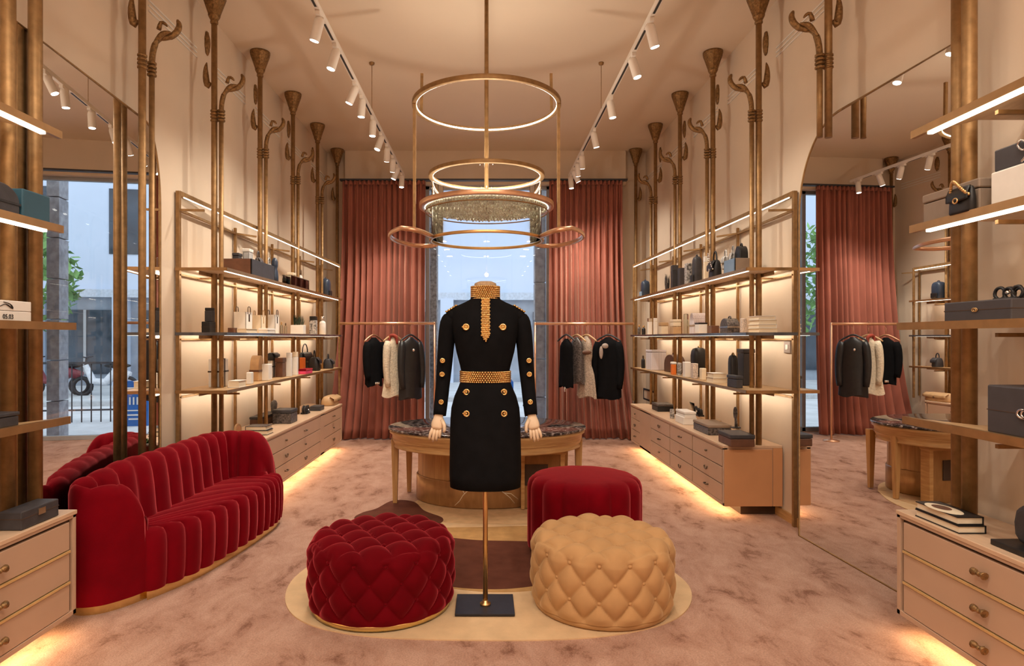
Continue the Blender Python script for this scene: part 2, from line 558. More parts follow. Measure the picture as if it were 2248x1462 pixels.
def lamp_obj(name, kind, loc, power, col, parent=None, aim=None, **kw):
    d = bpy.data.lights.new(name, kind)
    d.energy = power
    d.color = col
    for k, v in kw.items():
        setattr(d, k, v)
    o = bpy.data.objects.new(name, d)
    COL.objects.link(o)
    loc = Vector(loc)
    if aim is not None:
        o.rotation_euler = (Vector(aim) - loc).to_track_quat('-Z', 'Y').to_euler()
    if parent is not None:
        o.parent = parent
        loc = loc - wloc(parent)
    o.location = loc
    return o

ORD = ['first', 'second', 'third', 'fourth', 'fifth', 'sixth', 'seventh', 'eighth', 'ninth', 'tenth', 'eleventh', 'twelfth']
SIDE = {-1: 'sofa-side wall', 1: 'wall opposite the sofa'}
# ================================================================ the setting
XW, YB, YF, HC = 2.31, 9.25, -3.2, 4.09       # side walls, back wall, wall behind the camera, ceiling
WX0, WX1, WZ = -1.95, 1.90, 3.62              # window opening in the back wall

struct('floor', MB().box(-XW - .1, XW + .1, YF - .1, YB + .1, -.1, 0), M['carpet'])
ceil = struct('ceiling', MB().box(-XW - .1, XW + .1, YF - .1, YB + .1, HC, HC + .1), M['ceiling'])
struct('wall_left', MB().box(-XW - .1, -XW, YF - .1, YB + .1, 0, HC), M['wall'])
struct('wall_right', MB().box(XW, XW + .1, YF - .1, YB + .1, 0, HC), M['wall'])
struct('wall_front', MB().box(-XW, XW, YF - .1, YF, 0, HC), M['wall'])
wb = MB()
wb.box(-XW, WX0, YB, YB + .14, 0, HC); wb.box(WX1, XW, YB, YB + .14, 0, HC); wb.box(WX0, WX1, YB, YB + .14, WZ, HC)
struct('wall_back', wb, M['wall'])
# shallow pelmet above the window that carries the curtains
struct('trim_1', MB().box(-2.03, 2.0, YB - .10, YB, WZ - .02, HC - .001), M['wall'])
for s, nm in ((-1, 'baseboard_left'), (1, 'baseboard_right')):
    struct(nm, MB().box(s * XW, s * (XW - .016), 3.0, YB, 0, .07), M['table_wood'])
# picture-rail moulding: three fine lines on each side wall
for s, nm in ((-1, 'trim_2'), (1, 'trim_3')):
    t = MB()
    for y0 in (4.35, 5.37, 6.37, 7.38, 8.4):
        for z in (3.63, 3.665, 3.70):
            t.box(s * XW, s * (XW - .010), y0, y0 + .72, z, z + .010)
    struct(nm, t, M['white'])
# recessed downlights in the ceiling over the entrance end
for x in (-1.2, 0, 1.2):
    for y in (-2.2, -.6, 1.0):
        d = MB().lathe([(.075, -.006), (.075, .0)], (x, y, HC), 24).build('downlight', M['lens'], ceil)
        d2 = MB().ring((x, y, HC - .004), .085, .010, 28, 6).build('downlight_ring', M['spot_white'], d)
        lamp_obj('downlight_lamp', 'AREA', (x, y, HC - .02), 16, WARM, None, (x, y, 0), shape='DISK', size=.16)

# window: grey metal frame and clear panes
win = thing('window_1', 'tall shop window between the rust curtains', 'window', (0, YB + .07, 0), kind='structure')
fr = MB()
for x in (WX0 + .03, -.86, .90, WX1 - .03):
    fr.box(x - .03, x + .03, YB + .03, YB + .11, 0, WZ)
for z in (.03, WZ - .03):
    fr.box(WX0, WX1, YB + .03, YB + .11, z - .03, z + .03)
fr.build('window_frame', M['frame_grey'], win, .004)
MB().box(WX0, WX1, YB + .068, YB + .074, 0, WZ).build('window_pane', M['pane'], win)

# ---------------------------------------------------------------- street outside
street_m = mat('pale_paving', (0.62, 0.62, 0.62), 0.85, var=0.12, vscale=3, bump=0.2)
struct('street', MB().box(-30, 30, YB + .15, 60, -.3, -.12), street_m)
struct('street_curb', MB().box(-30, 30, 15.2, 15.5, -.12, -.02), mat('curb_stone', (0.5, 0.5, 0.5), .8))
fac_m = mat('pale_blue_render', (0.60, 0.67, 0.80), 0.8, var=0.04, vscale=.6)
fac_d = mat('grey_storefront', (0.34, 0.38, 0.44), 0.6, var=0.2, vscale=2)
fac_g = mat('dark_storefront_glass', (0.05, 0.065, 0.085), 0.08, var=0.3, vscale=1.5)
fac = thing('facade', 'pale blue facade of the building across the street', 'building', (0, 22, -.12))
b = MB(); b.box(-16, 16, 22, 24, 2.9, 16); b.build('upper_wall', fac_m, fac)
b = MB(); b.box(-16, 16, 22.05, 24, -.12, 2.78); b.build('ground_storey', fac_d, fac)
b = MB(); b.box(-16, 16, 21.75, 22.05, 2.70, 2.95); b.build('ledge', mat('ledge_stone', (.55, .60, .68), .7), fac)
for k, x in enumerate((-13, -9.6, -6.4, -3.0, 2.6, 5.2, 7.9, 11)):
    w = MB().box(x - 1.0, x + 1.0, 21.98, 22.1, .25, 2.3).build('shop_window', fac_g, fac)
    MB().box(x - .04, x + .04, 21.94, 22.0, .25, 2.3).build('mullion', M['frame_grey'], w)
for x in (-11, -7.5, 4.0, 6.6, 9.5):
    MB().box(x - .5, x + .5, 21.97, 22.1, 4.1, 6.2).build('window', fac_g, fac)
for x in (-1.35, 4.1, 6.6):
    MB().box(x - .22, x + .22, 21.7, 22.05, -.12, 2.75).build('pilaster', fac_m, fac)
# stone piers just outside the glass
stone = mat('weathered_pier_stone', (0.30, 0.29, 0.30), 0.85, var=0.6, vscale=22, bump=0.6, bscale=20)
stone2 = mat('grey_ashlar', (0.36, 0.36, 0.39), 0.85, var=0.3, vscale=10, bump=0.3, bscale=20)
tag(MB().box(-.95, -.78, 10.0, 10.3, -.12, 5.2).build('stone_pier', stone, None, .01), 'speckled grey stone pier outside the glass beside the mannequin shoulder on the sofa side', 'pier')
p2 = MB()
for k in range(9):
    p2.box(.76, .93, 10.0, 10.3, -.12 + k * .6, .465 + k * .6)
tag(p2.build('stone_pier', stone2, None, .006), 'smooth grey block pier outside the glass, away from the sofa side', 'pier')

# railing in front of the piers
rl = thing('street_railing', 'dark iron railing standing outside the shop window', 'railing', (1.2, 12.3, -.12))
r = MB(); r.bar((.7, 12.3, .95), (2.6, 12.3, .95), .04); r.bar((.7, 12.3, .1), (2.6, 12.3, .1), .03); r.build('rail', M['charcoal'], rl)
for k in range(12):
    MB().cyl((.75 + k * .16, 12.3, -.12), (.75 + k * .16, 12.3, .95), .012, n=6).build('baluster', M['charcoal'], rl)

def tree(name, label, x, y, h, r, seed):
    rnd = random.Random(seed)
    t = thing(name, label, 'tree', (x, y, -.12), 'trees on the street')
    MB().tube([(x, y, -.12), (x + .06, y, h * .35), (x - .05, y + .1, h * .6), (x + .05, y, h * .85)], [.16, .13, .09, .04], 8).build('trunk', mat('tree_bark', (.10, .075, .055), .9, bump=.5), t)
    c = MB()
    for k in range(1100):
        u, v, w = rnd.gauss(0, 1), rnd.gauss(0, 1), rnd.gauss(0, 1)
        q = max(1e-3, math.sqrt(u * u + v * v + w * w)); q2 = r * rnd.uniform(.45, 1.0) ** .6
        p = Vector((x + u / q * q2, y + v / q * q2, h * .62 + w / q * q2 * 1.05))
        a = Vector((rnd.gauss(0, 1), rnd.gauss(0, 1), rnd.gauss(0, 1))).normalized()
        bb = a.cross(Vector((rnd.random(), rnd.random(), 1))).normalized()
        L = rnd.uniform(.10, .2)
        c.add([p - a * L, p + bb * L * .5, p + a * L, p - bb * L * .5], [(0, 1, 2, 3)])
    c.build('foliage', M['street_leaf'], t)
M['street_leaf'] = mat('pale_green_leaf', (0.20, 0.36, 0.12), 0.6, var=0.55, vscale=2)  # lighter green for the street trees
tree('street_tree', 'leafy street tree standing nearer the shop, on the sofa side', -5.6, 18.0, 5.0, 1.7, 1)
tree('street_tree', 'green tree across the street reflected in the mirror behind the sofa', 5.6, 18.0, 4.9, 1.8, 3)

# blue pavement sign
sg = thing('pavement_sign', 'blue pavement sign with white arch emblem on the street', 'sign', (.27, 11.6, -.12))
blue = mat('bright_blue_sign', (0.015, 0.14, 0.46), 0.4, var=0.08)
pl = [(.05, -.12), (.49, -.12), (.49, .60), (.44, .66), (.10, .66), (.05, .60)]
b = MB(); b.prism(pl, -.02, .02); b.v = [Vector((p.x, 11.6 + p.z, p.y)) for p in b.v]; b.build('sign_board', blue, sg, .004)
wm = M['white']
a = MB(); a.tube([(.12, 11.575, .25)] + [(.27 - .15 * math.cos(t * PI / 10), 11.575, .36 + .13 * math.sin(t * PI / 10)) for t in range(11)] + [(.42, 11.575, .25)], .016, 6); a.build('arch_emblem', wm, sg)
a = MB()
for k, x in enumerate((.22, .28, .34)):
    a.box(x - .012, x + .012, 11.57, 11.582, .25, .38)
a.box(.09, .45, 11.57, 11.582, .52, .55); a.box(.09, .45, 11.57, 11.582, .14, .16); a.box(.11, .43, 11.57, 11.582, .06, .085); a.box(.11, .36, 11.57, 11.582, -.01, .015)
a.build('stripe_marking', wm, sg)
for x in (.09, .45):
    MB().cyl((x, 11.62, .6), (x, 11.95, -.12), .012, n=6).build('leg', M['charcoal'], sg)

def scooter(label, x, y, colr):
    t = thing('motor_scooter', label, 'scooter', (x, y, -.12), 'parked scooters')
    z = -.12
    for dx in (-.55, .55):
        MB().tube([(x + dx + .22 * math.cos(a * PI / 9), y, z + .24 + .22 * math.sin(a * PI / 9)) for a in range(18)], .05, 8, True).build('wheel', M['black'], t)
    b = MB(); b.tube([(x - .6, y, z + .5), (x - .3, y, z + .62), (x, y, z + .35), (x + .3, y, z + .38), (x + .48, y, z + .8)], [.12, .17, .1, .1, .07], 10, up=(0, 1, 0)); b.build('body', colr, t)
    b = MB(); b.ell((x - .3, y, z + .78), .34, .13, .07); b.build('seat', M['black'], t)
    b = MB(); b.tube([(x + .42, y - .28, z + 1.02), (x + .46, y, z + 1.0), (x + .42, y + .28, z + 1.02)], .02, 6); b.cyl((x + .5, y, z + .7), (x + .45, y, z + 1.0), .03, n=6); b.build('handlebar', M['charcoal'], t)
scooter('white parked scooter on the far side of the street', 3.2, 18.2, mat('scooter_white', (.75, .75, .78), .3))
scooter('dark red parked scooter beside the white scooter', 4.5, 18.5, mat('scooter_maroon', (.25, .05, .06), .3))

# ---------------------------------------------------------------- curtains
def curtain(s, xa, xb, label, seed):
    rnd = random.Random(seed)
    ph = [rnd.uniform(0, 6.28) for _ in range(6)]
    t = thing('curtain', label, 'curtain', ((xa + xb) / 2, 8.98, 0), 'rust velvet curtains')
    nu, nv = 260, 26
    flo = -1 if s < 0 else 1
    def fn(i, j):
        u = i / (nu - 1); v = j / (nv - 1)          # v: 0 top .. 1 hem
        x = xa + (xb - xa) * u
        outer = (1 - u) if s < 0 else u              # 1 at the wall side
        inner = 1 - outer
        spread = v ** 3
        x += flo * .16 * outer ** 2 * spread
        f = u * 13 * 2 * PI
        big = math.sin(f + .9 * math.sin(u * 17 + ph[0]) + ph[1])
        fine = math.sin(u * 30 * 2 * PI + ph[2]) * .014 * (1 - v) ** 2
        amp = .024 + .05 * min(1, v * 2.2) * (.7 + .3 * math.sin(u * 9 + ph[3]))
        y = 8.98 - amp * big + fine - .17 * spread * outer - .10 * spread * (.5 + .5 * math.sin(u * 14 + ph[4]))
        x += .018 * math.cos(f + ph[5]) * v
        z = 3.605 - (3.605 - .012) * v
        return (x, y, z)
    MB().grid(fn, nu, nv).build('drape', M['curtain'], t, solid=.006)
    hd = MB()
    hd.grid(lambda i, j: (xa + (xb - xa) * i / 120, 8.965 + .03 * math.sin(i * .95), 3.555 + .055 * j), 121, 2)
    hd.build('pleat_heading', M['curtain'], t, solid=.008)
    return t
curtain(-1, -2.02, -.86, 'tall rust velvet curtain on the sofa side of the window', 4)
curtain(1, .885, 1.915, 'tall rust velvet curtain on the window side away from the sofa', 9)
tag(MB().box(-2.06, 1.98, 8.94, 9.02, 3.612, 3.635).build('curtain_rail', M['charcoal']), 'thin dark curtain rail under the pelmet', 'rail')

# ---------------------------------------------------------------- bronze poles
def swan(base, s):
    """curled hook: control points going away from the wall (towards -s) and up"""
    x, y, z = base
    pts = [(0, 0), (.0, .08), (.012, .15), (.038, .188), (.072, .20), (.104, .216), (.134, .25), (.144, .295), (.128, .335)]
    return [(x - s * a, y + .01 * k, z + b) for k, (a, b) in enumerate(pts)]

def pole(s, y, label, xp=2.13, z0=0.0, hook=True, alongy=False, rad=.0225):
    X = s * xp
    by = 0.0 if not alongy else .115
    t = thing('bronze_pole', label, 'pole', (X, y, z0), 'bronze trumpet poles')
    MB().tube([(X, y, z0), (X, y, HC - .14)], rad, 14).build('shaft', M['bronze'], t)
    tr = MB()
    tr.lathe([(.024, -.235), (.030, -.228), (.030, -.216), (.026, -.21), (.040, -.185), (.046, -.17), (.044, -.16), (.068, -.085), (.086, -.03), (.091, -.018), (.091, -.001)], (X, y, HC), 32,
             mod=lambda a, z: 1 + (.06 * math.cos(a * 10) if -.165 < z < -.028 else 0))
    tr.build('trumpet', M['bronze_cast'], t)
    xb = X - s * (.055 if not alongy else .0)
    yb, y_ = y + by, y
    if hook:
        br = MB()
        br.tube([(xb, yb, z0), (xb, yb, 3.16)], .0175, 12)
        br.build('branch', M['bronze'], t)
        hk = MB()
        P = catmull(swan((xb, yb, 3.16), s), 26)
        hk.tube(P, [.019] * 7 + [.015] * 4 + [.017] * 4 + [.020] * 6 + [.019, .018, .016, .013, .008], 10, up=(0, 1, 0))
        hk.tube(catmull([(xb - s * .012, yb, 3.30), (xb - s * .03, yb + .01, 3.335), (xb - s * .07, yb + .012, 3.375), (xb - s * .118, yb + .01, 3.385)], 9), [.008, .010, .012, .015, .018, .018, .015, .010, .004], 8, up=(0, 1, 0))
        hk.tube(catmull([(xb - s * .045, yb, 3.395), (xb - s * .06, yb, 3.44), (xb - s * .085, yb, 3.432), (xb - s * .10, yb, 3.415)], 7), [.015, .014, .012, .011, .010, .008, .005], 8, up=(0, 1, 0))
        hk.build('hook', M['bronze_cast'], t)
        for q, y in ((X, y_), (xb, yb)):
            cl = MB()
            for zc in (3.10, 3.125, 3.15, 3.175):
                cl.lathe([(.020, -.010), (.029, -.005), (.029, .005), (.020, .010)], (q, y, zc), 18)
            cl.build('collar', M['bronze_cast'], t)
    y = y_
    bd = MB()
    xl = X + s * .055
    bd.tube(catmull([(xl - s * .026, y, 3.40), (xl - s * .005, y, 3.37), (xl + s * .008, y, 3.42), (xl + s * .012, y, 3.50), (xl + s * .004, y, 3.555)], 10), [.010, .014, .019, .023, .025, .024, .021, .016, .011, .004], 10, up=(0, 1, 0))
    bd.build('bud', M['bronze_cast'], t)
    return t

names = ['beside the mirror, nearest of its row', 'second from the mirror', 'third from the mirror', 'third from the window', 'second from the window', 'nearest the window']
for s in (-1, 1):
    for k, y in enumerate((4.01, 4.99, 6.0, 7.02, 8.04, 9.1)):
        if s > 0 and k == 0:
            pole(s, y, 'short bronze trumpet pole ending above the mirror opposite the sofa', 2.15, 2.66)
        else:
            if s < 0 and k == 0:
                pole(s, y, 'bronze trumpet pole rising behind the sofa back, before the mirror', 2.165, 0.0, True, True)
            else:
                pole(s, y, f'bronze trumpet pole on the {SIDE[s]}, {names[k]}', 2.13, .566 if 4.95 < y < 8.1 else 0.0, hook=(k < 5))
    for k, (y, xp) in enumerate(((2.80, 2.12), (2.972, 2.20)) if s > 0 else ((2.80, 2.10), (2.985, 2.112))):
        pole(s, y, f'thick bronze pole between near shelves and mirror, {SIDE[s]}, {["front", "rear"][k]} of the two', xp, .586, hook=False, rad=.030)

def medallion(s, y, label):
    X = s * XW
    t = MB()
    prof = [(.075, 0), (.08, .006), (.072, .016), (.055, .018), (.04, .026), (.001, .03)]
    t.lathe(prof, (0, 0, 0), 28, ax=.48, ay=1.0, mod=lambda a, z: 1 + .05 * math.cos(a * 9))
    t.v = [Vector((X - s * p.z, y + p.x, 3.83 + p.y * 1.25)) for p in t.v]
    o = t.build('wall_medallion', M['bronze_cast'])
    return tag(o, label, 'medallion', 'oval medallions high on the walls')
for s in (-1, 1):
    for k, y in enumerate((5.26, 6.36, 7.42, 8.45)):
        medallion(s, y, f'small oval bronze medallion high on the {SIDE[s]}, {["first", "second", "third", "fourth"][k]} from the mirror')

# ---------------------------------------------------------------- ceiling light tracks
def track(s):
    X, Z = s * 1.12, 3.59
    who = 'sofa side' if s < 0 else 'side away from the sofa'
    t = thing('lighting_track', f'long white spotlight track hung on wires, {who}', 'track', (X, 3, Z))
    MB().box(X - .018, X + .018, -2.6, 8.6, Z - .018, Z + .018).build('rail', M['spot_white'], t, .003)
    ys = HEADS[s]
    allc = [-2.6] + sorted(ys + [3.2, 2.0, .8, -.6, -1.8]) + [8.6]
    for a, bb in zip(allc, allc[1:]):
        if bb - a > .3:
            MB().box(X - .008, X + .008, a + .13, bb - .10, Z - .0195, Z - .017).build('slot', M['dark_slot'], t)
    for y in (6.23, 2.5, -1.5):
        w = MB().cyl((X, y, Z), (X, y, HC - .01), .003, n=6).build('wire', M['bronze'], t)
        MB().lathe([(.001, -.03), (.022, -.02), (.026, -.005), (.026, 0)], (X, y, HC), 16).build('rosette', M['bronze'], w)

def head(s, y, tilt, yaw, k, vis=True, power=75, aim=None, cone=110):
    X, Z = s * 1.12, 3.59
    who = 'sofa-side track' if s < 0 else 'other track'
    lab = f'white cylinder spotlight, {ORD[k]} visible along the {who} from the camera' if vis else f'white cylinder spotlight on the {who}, above the entrance, {ORD[k]} one'
    t = thing('track_spotlight', lab, 'spotlight', (X, y, Z - .02), f'spotlights on the {who}')
    MB().box(X - .016, X + .016, y - .06, y + .06, Z - .045, Z - .018).build('adapter', M['spot_white'], t, .003)
    p0 = Vector((X, y, Z - .055))
    d = Vector((s * math.sin(tilt) * math.cos(yaw), math.sin(tilt) * math.sin(yaw), -math.cos(tilt)))
    b = MB()
    b.cyl((X, y, Z - .03), p0, .008, n=8)
    b.tube([p0 - d * .02, p0, p0 + d * .01, p0 + d * .135, p0 + d * .14], [.024, .032, .034, .034, .032], 18)
    body = b.build('body', M['spot_white'], t)
    MB().cyl(p0 + d * .138, p0 + d * .143, .028, .028, 18).build('lens', M['lens'], t)
    lp = p0 + d * .16
    if power:
        lamp_obj('spot_lamp', 'SPOT', lp, power, WARM, t, aim if aim is not None else lp + d, spot_size=math.radians(cone), spot_blend=.8 if cone > 90 else .35, shadow_soft_size=.04)
    return t

HEADS = {-1: [4.28, 4.75, 5.45, 5.75, 6.3, 6.8, 7.2, 7.65, 8.05, 8.45], 1: [4.37, 4.9, 5.78, 6.67, 7.5, 7.85, 8.2, 8.5]}
TILT = {-1: [.32, .28, .42, .10, .05, .35, .5, .45, .4, .1], 1: [.30, .28, .18, .30, .62, .35, .5, .1]}
for s in (-1, 1):
    track(s)
    for k, y in enumerate(HEADS[s]):
        back = 7.0 < y < 7.9
        head(s, y, .50 if back else TILT[s][k], 1.3 if back else (.4, -.2, .1, .6, 0, -.5, .3, .2, 0, -1.2)[k], k, True, 46 if back else (27 if k < 2 else 40), None, 62 if back else 110)
    for k, y in enumerate((-1.8, -.6, .8, 2.0, 3.2)):
        head(s, y, .3, .5, k, False, 13)

# ---------------------------------------------------------------- chandelier
CX, CY = 0.0, 4.95
ch = thing('chandelier', 'tiered brass ring chandelier with a lit crystal drum', 'chandelier', (CX, CY, HC))
MB().tube([(CX, CY, HC), (CX, CY, 2.44)], .016, 14).build('stem', M['bronze'], ch)
MB().lathe([(.016, -.05), (.05, -.03), (.06, 0)], (CX, CY, HC), 24).build('ceiling_rose', M['bronze'], ch)
def ring(name, R, z, h, m, led=True, w=.016):
    o = MB()
    n = 96
    prof = [(R - w, z - h / 2), (R + w, z - h / 2), (R + w, z + h / 2), (R - w, z + h / 2)]
    vs = [(CX + r * math.cos(2 * PI * j / n), CY + r * math.sin(2 * PI * j / n), zz) for (r, zz) in prof for j in range(n)]
    fs = [(i * n + j, i * n + (j + 1) % n, ((i + 1) % 4) * n + (j + 1) % n, ((i + 1) % 4) * n + j) for i in range(4) for j in range(n)]
    o.add(vs, fs, True)
    o = o.build(name, m, ch, .003)
    if led:
        MB().band((CX, CY, z), R - w - .003, -h * .42, -h * .05, 72).build('led_line', M['led_soft'], o)
    return o
ring('top_ring', .559, 3.20, .034, M['bronze'])
ring('middle_ring', .433, 2.655, .028, M['bronze'])
ring('drum_rim', .50, 2.42, .034, M['copper'], True, .02)
ring('lower_ring', .433, 2.157, .022, M['brass'], False, .010)
for sx in (-1, 1):
    x, y = CX + sx * .525, CY + .19
    MB().bar((x, y, 3.20), (x + sx * -.005, y, 3.53), .022).build('finial_rod', M['bronze'], ch)
    x, y = CX + sx * .548, CY - .10
    MB().bar((x, y, 3.20), (x, y, 2.20), .022).build('hanger_rod', M['bronze'], ch)
# cross bars that tie the rings to the stem
cb = MB()
for z, R in ((3.20, .559), (2.655, .433), (2.42, .50)):
    cb.bar((CX, CY - R * 0, z), (CX, CY + R, z), .012)
cb.build('cross_bar', M['bronze'], ch)
# side loops of the wide ring, joined to the lower ring by curled arms
for sx in (-1, 1):
    a0 = 0.62
    pts = []
    for i in range(40):
        a = -a0 + 2 * a0 * i / 39 - .0
        pts.append((CX + sx * .742 * math.cos(a), CY + .742 * math.sin(a), 2.18))
    near = catmull([pts[0], (CX + sx * .52, CY - .46, 2.165), (CX + sx * .455, CY - .40, 2.155), (CX + sx * .405, CY - .20, 2.157)], 10)[1:]
    far = catmull([(CX + sx * .405, CY + .20, 2.157), (CX + sx * .46, CY + .38, 2.17), (CX + sx * .53, CY + .45, 2.18), pts[-1]], 10)[:-1]
    path = near[::-1] + pts + far[::-1]
    MB().tube(path, .014, 10, flat=1.3).build('side_loop', M['copper'], ch)
# crystal underside: a field of short rods hanging inside the rim below a lit diffuser
cr = MB()
rnd = random.Random(3)
for ri in range(17):
    R = .462 - ri * .0285
    if R < .02:
        break
    cnt = max(4, int(2 * PI * R / .027))
    for k in range(cnt):
        a = 2 * PI * (k + .5 * (ri % 2)) / cnt
        L = rnd.uniform(.036, .050)
        x, y = CX + R * math.cos(a), CY + R * math.sin(a)
        cr.tube([(x, y, 2.432), (x, y, 2.432 - L + .008), (x, y, 2.432 - L)], [.0105, .0105, .003], 6)
cr.build('crystal_fringe', mat('warm_crystal', (0.92, 0.80, 0.62), 0.12, var=0.3, vscale=14, trans=0.35, ior=1.45), ch)
MB().lathe([(.468, .0), (.468, .012), (.001, .012)], (CX, CY, 2.433), 72).build('diffuser', emit('drum_diffuser', (1, .86, .66), 3.4), ch)
MB().ring((CX, CY, 2.372), .474, .005, 80, 6).build('drum_base_ring', M['bronze'], ch)
lamp_obj('ring_lamp', 'POINT', (CX, CY + .06, 2.75), 17, (1, .88, .74), None, shadow_soft_size=.04)
gc = MB()
gc.band((CX, CY, 0), .425, 2.17, 2.64, 96)
gc.build('glass_cylinder', M['acrylic'], ch)
# ================================================================ mirrors (real mirrors, standing slightly askew against the walls)
def mirror(s, skew, yf, yn, ztop, ycorner, zcorner, label):
    t = thing('wall_mirror', label, 'mirror', (s * 2.29, yf, 0))
    L = (yf - yn) / math.cos(skew)
    cl = (yf - ycorner) / math.cos(skew)
    # outline in (distance from the far edge, height)
    pts = [(0, 0.004), (L, 0.004), (L, ztop)]
    for k in range(13):
        a = PI / 2 * k / 12
        pts.append((cl - cl * math.sin(a), zcorner + (ztop - zcorner) * math.cos(a)))
    dirv = Vector((-s * math.sin(skew), -math.cos(skew), 0))
    nrm = Vector((-s * math.cos(skew), math.sin(skew), 0))
    o = Vector((s * (2.215 if s > 0 else 2.285), yf, 0))
    def ext(name, poly, t0, t1, m, par, bev=0):
        n = len(poly)
        b = MB()
        vs = [o + dirv * p[0] + V(0, 0, p[1]) + nrm * t0 for p in poly] + [o + dirv * p[0] + V(0, 0, p[1]) + nrm * t1 for p in poly]
        b.add(vs, [(i, (i + 1) % n, n + (i + 1) % n, n + i) for i in range(n)] + [tuple(range(n))[::-1], tuple(range(n, 2 * n))])
        return b.build(name, m, par, bev)
    ext('backing', pts, -.014, -.002, M['charcoal'], t)
    ext('mirror_glass', pts, -.001, .004, M['mirror'], t)
    fr = MB()
    P = [o + dirv * p[0] + V(0, 0, p[1]) + nrm * .002 for p in pts]
    fr.tube(P, .009, 6, True)
    fr.build('edge_frame', M['bronze'], t)
    return t
mirror(1, math.radians(-3.0), 4.51, 3.03, 2.84, 4.05, 2.25, 'tall frameless mirror with rounded top corner, opposite the sofa')
mirror(-1, math.radians(5.2), 4.46, 2.90, 2.84, 4.22, 2.30, 'tall frameless mirror with rounded top corner behind the sofa')

# ================================================================ wall shelving
ZA, ZB, ZC, ZT = 1.915, 1.435, 1.005, 2.35
def far_shelves(s):
    t = thing('wall_shelf_unit', f'bronze framed three-shelf display unit on the {SIDE[s]}, by the window', 'shelving', (s * 2.1, 6.6, 0))
    xw, xf = s * 2.285, s * 1.925
    y0, y1 = 4.73, 8.45
    MB().box(xw - .014, xw + .014, y0 - .016, y0 + .016, 0.0, 2.49).build('end_post', M['bronze'], t, .002)
    MB().box(s * 1.95 - .012, s * 1.95 + .012, y1 - .012, y1 + .012, .57, 2.37).build('window_post', M['bronze'], t, .002)
    b = MB().bar((xw, y0, 2.475), (s * 1.96, y1, ZT + .01), .03, .034)
    tb = b.build('top_beam', M['bronze'], t)
    MB().bar((xw - s * .016, y0 + .05, 2.452), (s * 1.96 - s * .016, y1 - .03, ZT - .012), .007, .006).build('led_strip', M['led_fine'], tb)
    wr = MB()
    wr.bar((xw, y0, ZT), (xw, 8.75, ZT), .018)
    for y in (5.8, 6.8, 7.8, 8.75):
        wr.bar((xw, y, .57), (xw, y, ZT + .05), .022)
        wr.bar((xw, y, ZT), (s * 2.16, y + .18, ZT), .016)
    wr.bar((xw, y0, ZT), (s * 2.10, y0 + .02, ZT), .016)
    wr.build('wall_rail', M['bronze'], t)
    for z, nm in ((ZA, 'upper'), (ZB, 'middle'), (ZC, 'lower')):
        bo = MB().box(xf, s * 2.30, y0 - .01, y1 + .05, z - .012, z + .006).build('shelf_board', M['shelf'], t)
        e = MB()
        e.box(xf - s * .006, xf + s * .012, y0 - .012, y1 + .05, z - .016, z + .007)
        e.box(xf, s * 2.30, y0 - .022, y0 - .008, z - .016, z + .007)
        e.build('edge_trim', M['smoke_glass'] if nm == 'middle' else M['shelf_edge'], bo)
        if nm != 'lower':
            MB().box(xf + s * .030, xf + s * .041, y0 + .05, y1 - .03, z - .0165, z - .0125).build('led_strip', M['led_fine'], bo)
        MB().box(xf + s * .045, s * 2.28, y0 + .02, y1 + .02, z - .0135, z - .0122).build('lit_underside_panel', M['lit_underside'], bo)  # pale colour stands in for light on the shelf underside
        wl = MB().box(s * 2.145, s * 2.152, y0 + .04, y1, z - .040, z - .013).build('fill_led_shield', M['bronze'], bo)
        MB().box(s * 2.1525, s * 2.1565, y0 + .06, y1 - .02, z - .036, z - .016).build('wall_fill_led', M['led_wall_fill'], wl)  # added strip, hidden behind the profile, to brighten the wall
        br = MB()
        for y in (4.99, 6.0, 7.02, 8.04):
            br.bar((s * 2.29, y + .06, z - .045), (xf + s * .03, y + .06, z - .045), .014)
        br.bar((s * 2.27, y0, z - .045), (s * 2.27, y1, z - .045), .012)
        br.build('bracket', M['bronze'], bo)
    return t
far_shelves(-1); far_shelves(1)

def near_shelves(s):
    t = thing('wall_shelf_unit', f'bronze edged lit display shelves above the near drawer chest, {SIDE[s]}', 'shelving', (s * 2.1, 1.9, 0))
    xf = s * 1.95
    y0, y1 = .9, 2.70
    for z, nm, tip in ((2.335, 'top', 2.92), (1.905, 'upper', 2.93), (1.462, 'middle', 3.02), (1.025, 'lower', 2.98)):
        b = MB()
        b.prism([(xf, y0), (s * 2.305, y0), (s * 2.305, y1), (s * 2.08, y1), (xf, tip)] if s > 0 else [(s * 2.305, y0), (xf, y0), (xf, tip), (s * 2.08, y1), (s * 2.305, y1)], z - .012, z + .006)
        bo = b.build('shelf_board', M['shelf'], t)
        MB().box(xf - s * .008, xf + s * .012, y0, tip, z - .024, z + .010).build('edge_trim', M['shelf_edge'], bo)
        if nm in ('top', 'upper'):
            MB().box(xf + s * .000, xf + s * .022, y0, tip - .10, z - .034, z - .0245).build('led_strip', M['led'], bo)
        r = MB()
        for y in (1.3, 1.9, 2.5):
            r.bar((s * 2.30, y, z - .05), (xf + s * .05, y, z - .05), .016)
        r.bar((s * 2.285, y0, z - .05), (s * 2.285, y1, z - .05), .016)
        r.build('bracket', M['bronze'], bo)
    return t
near_shelves(-1); near_shelves(1)

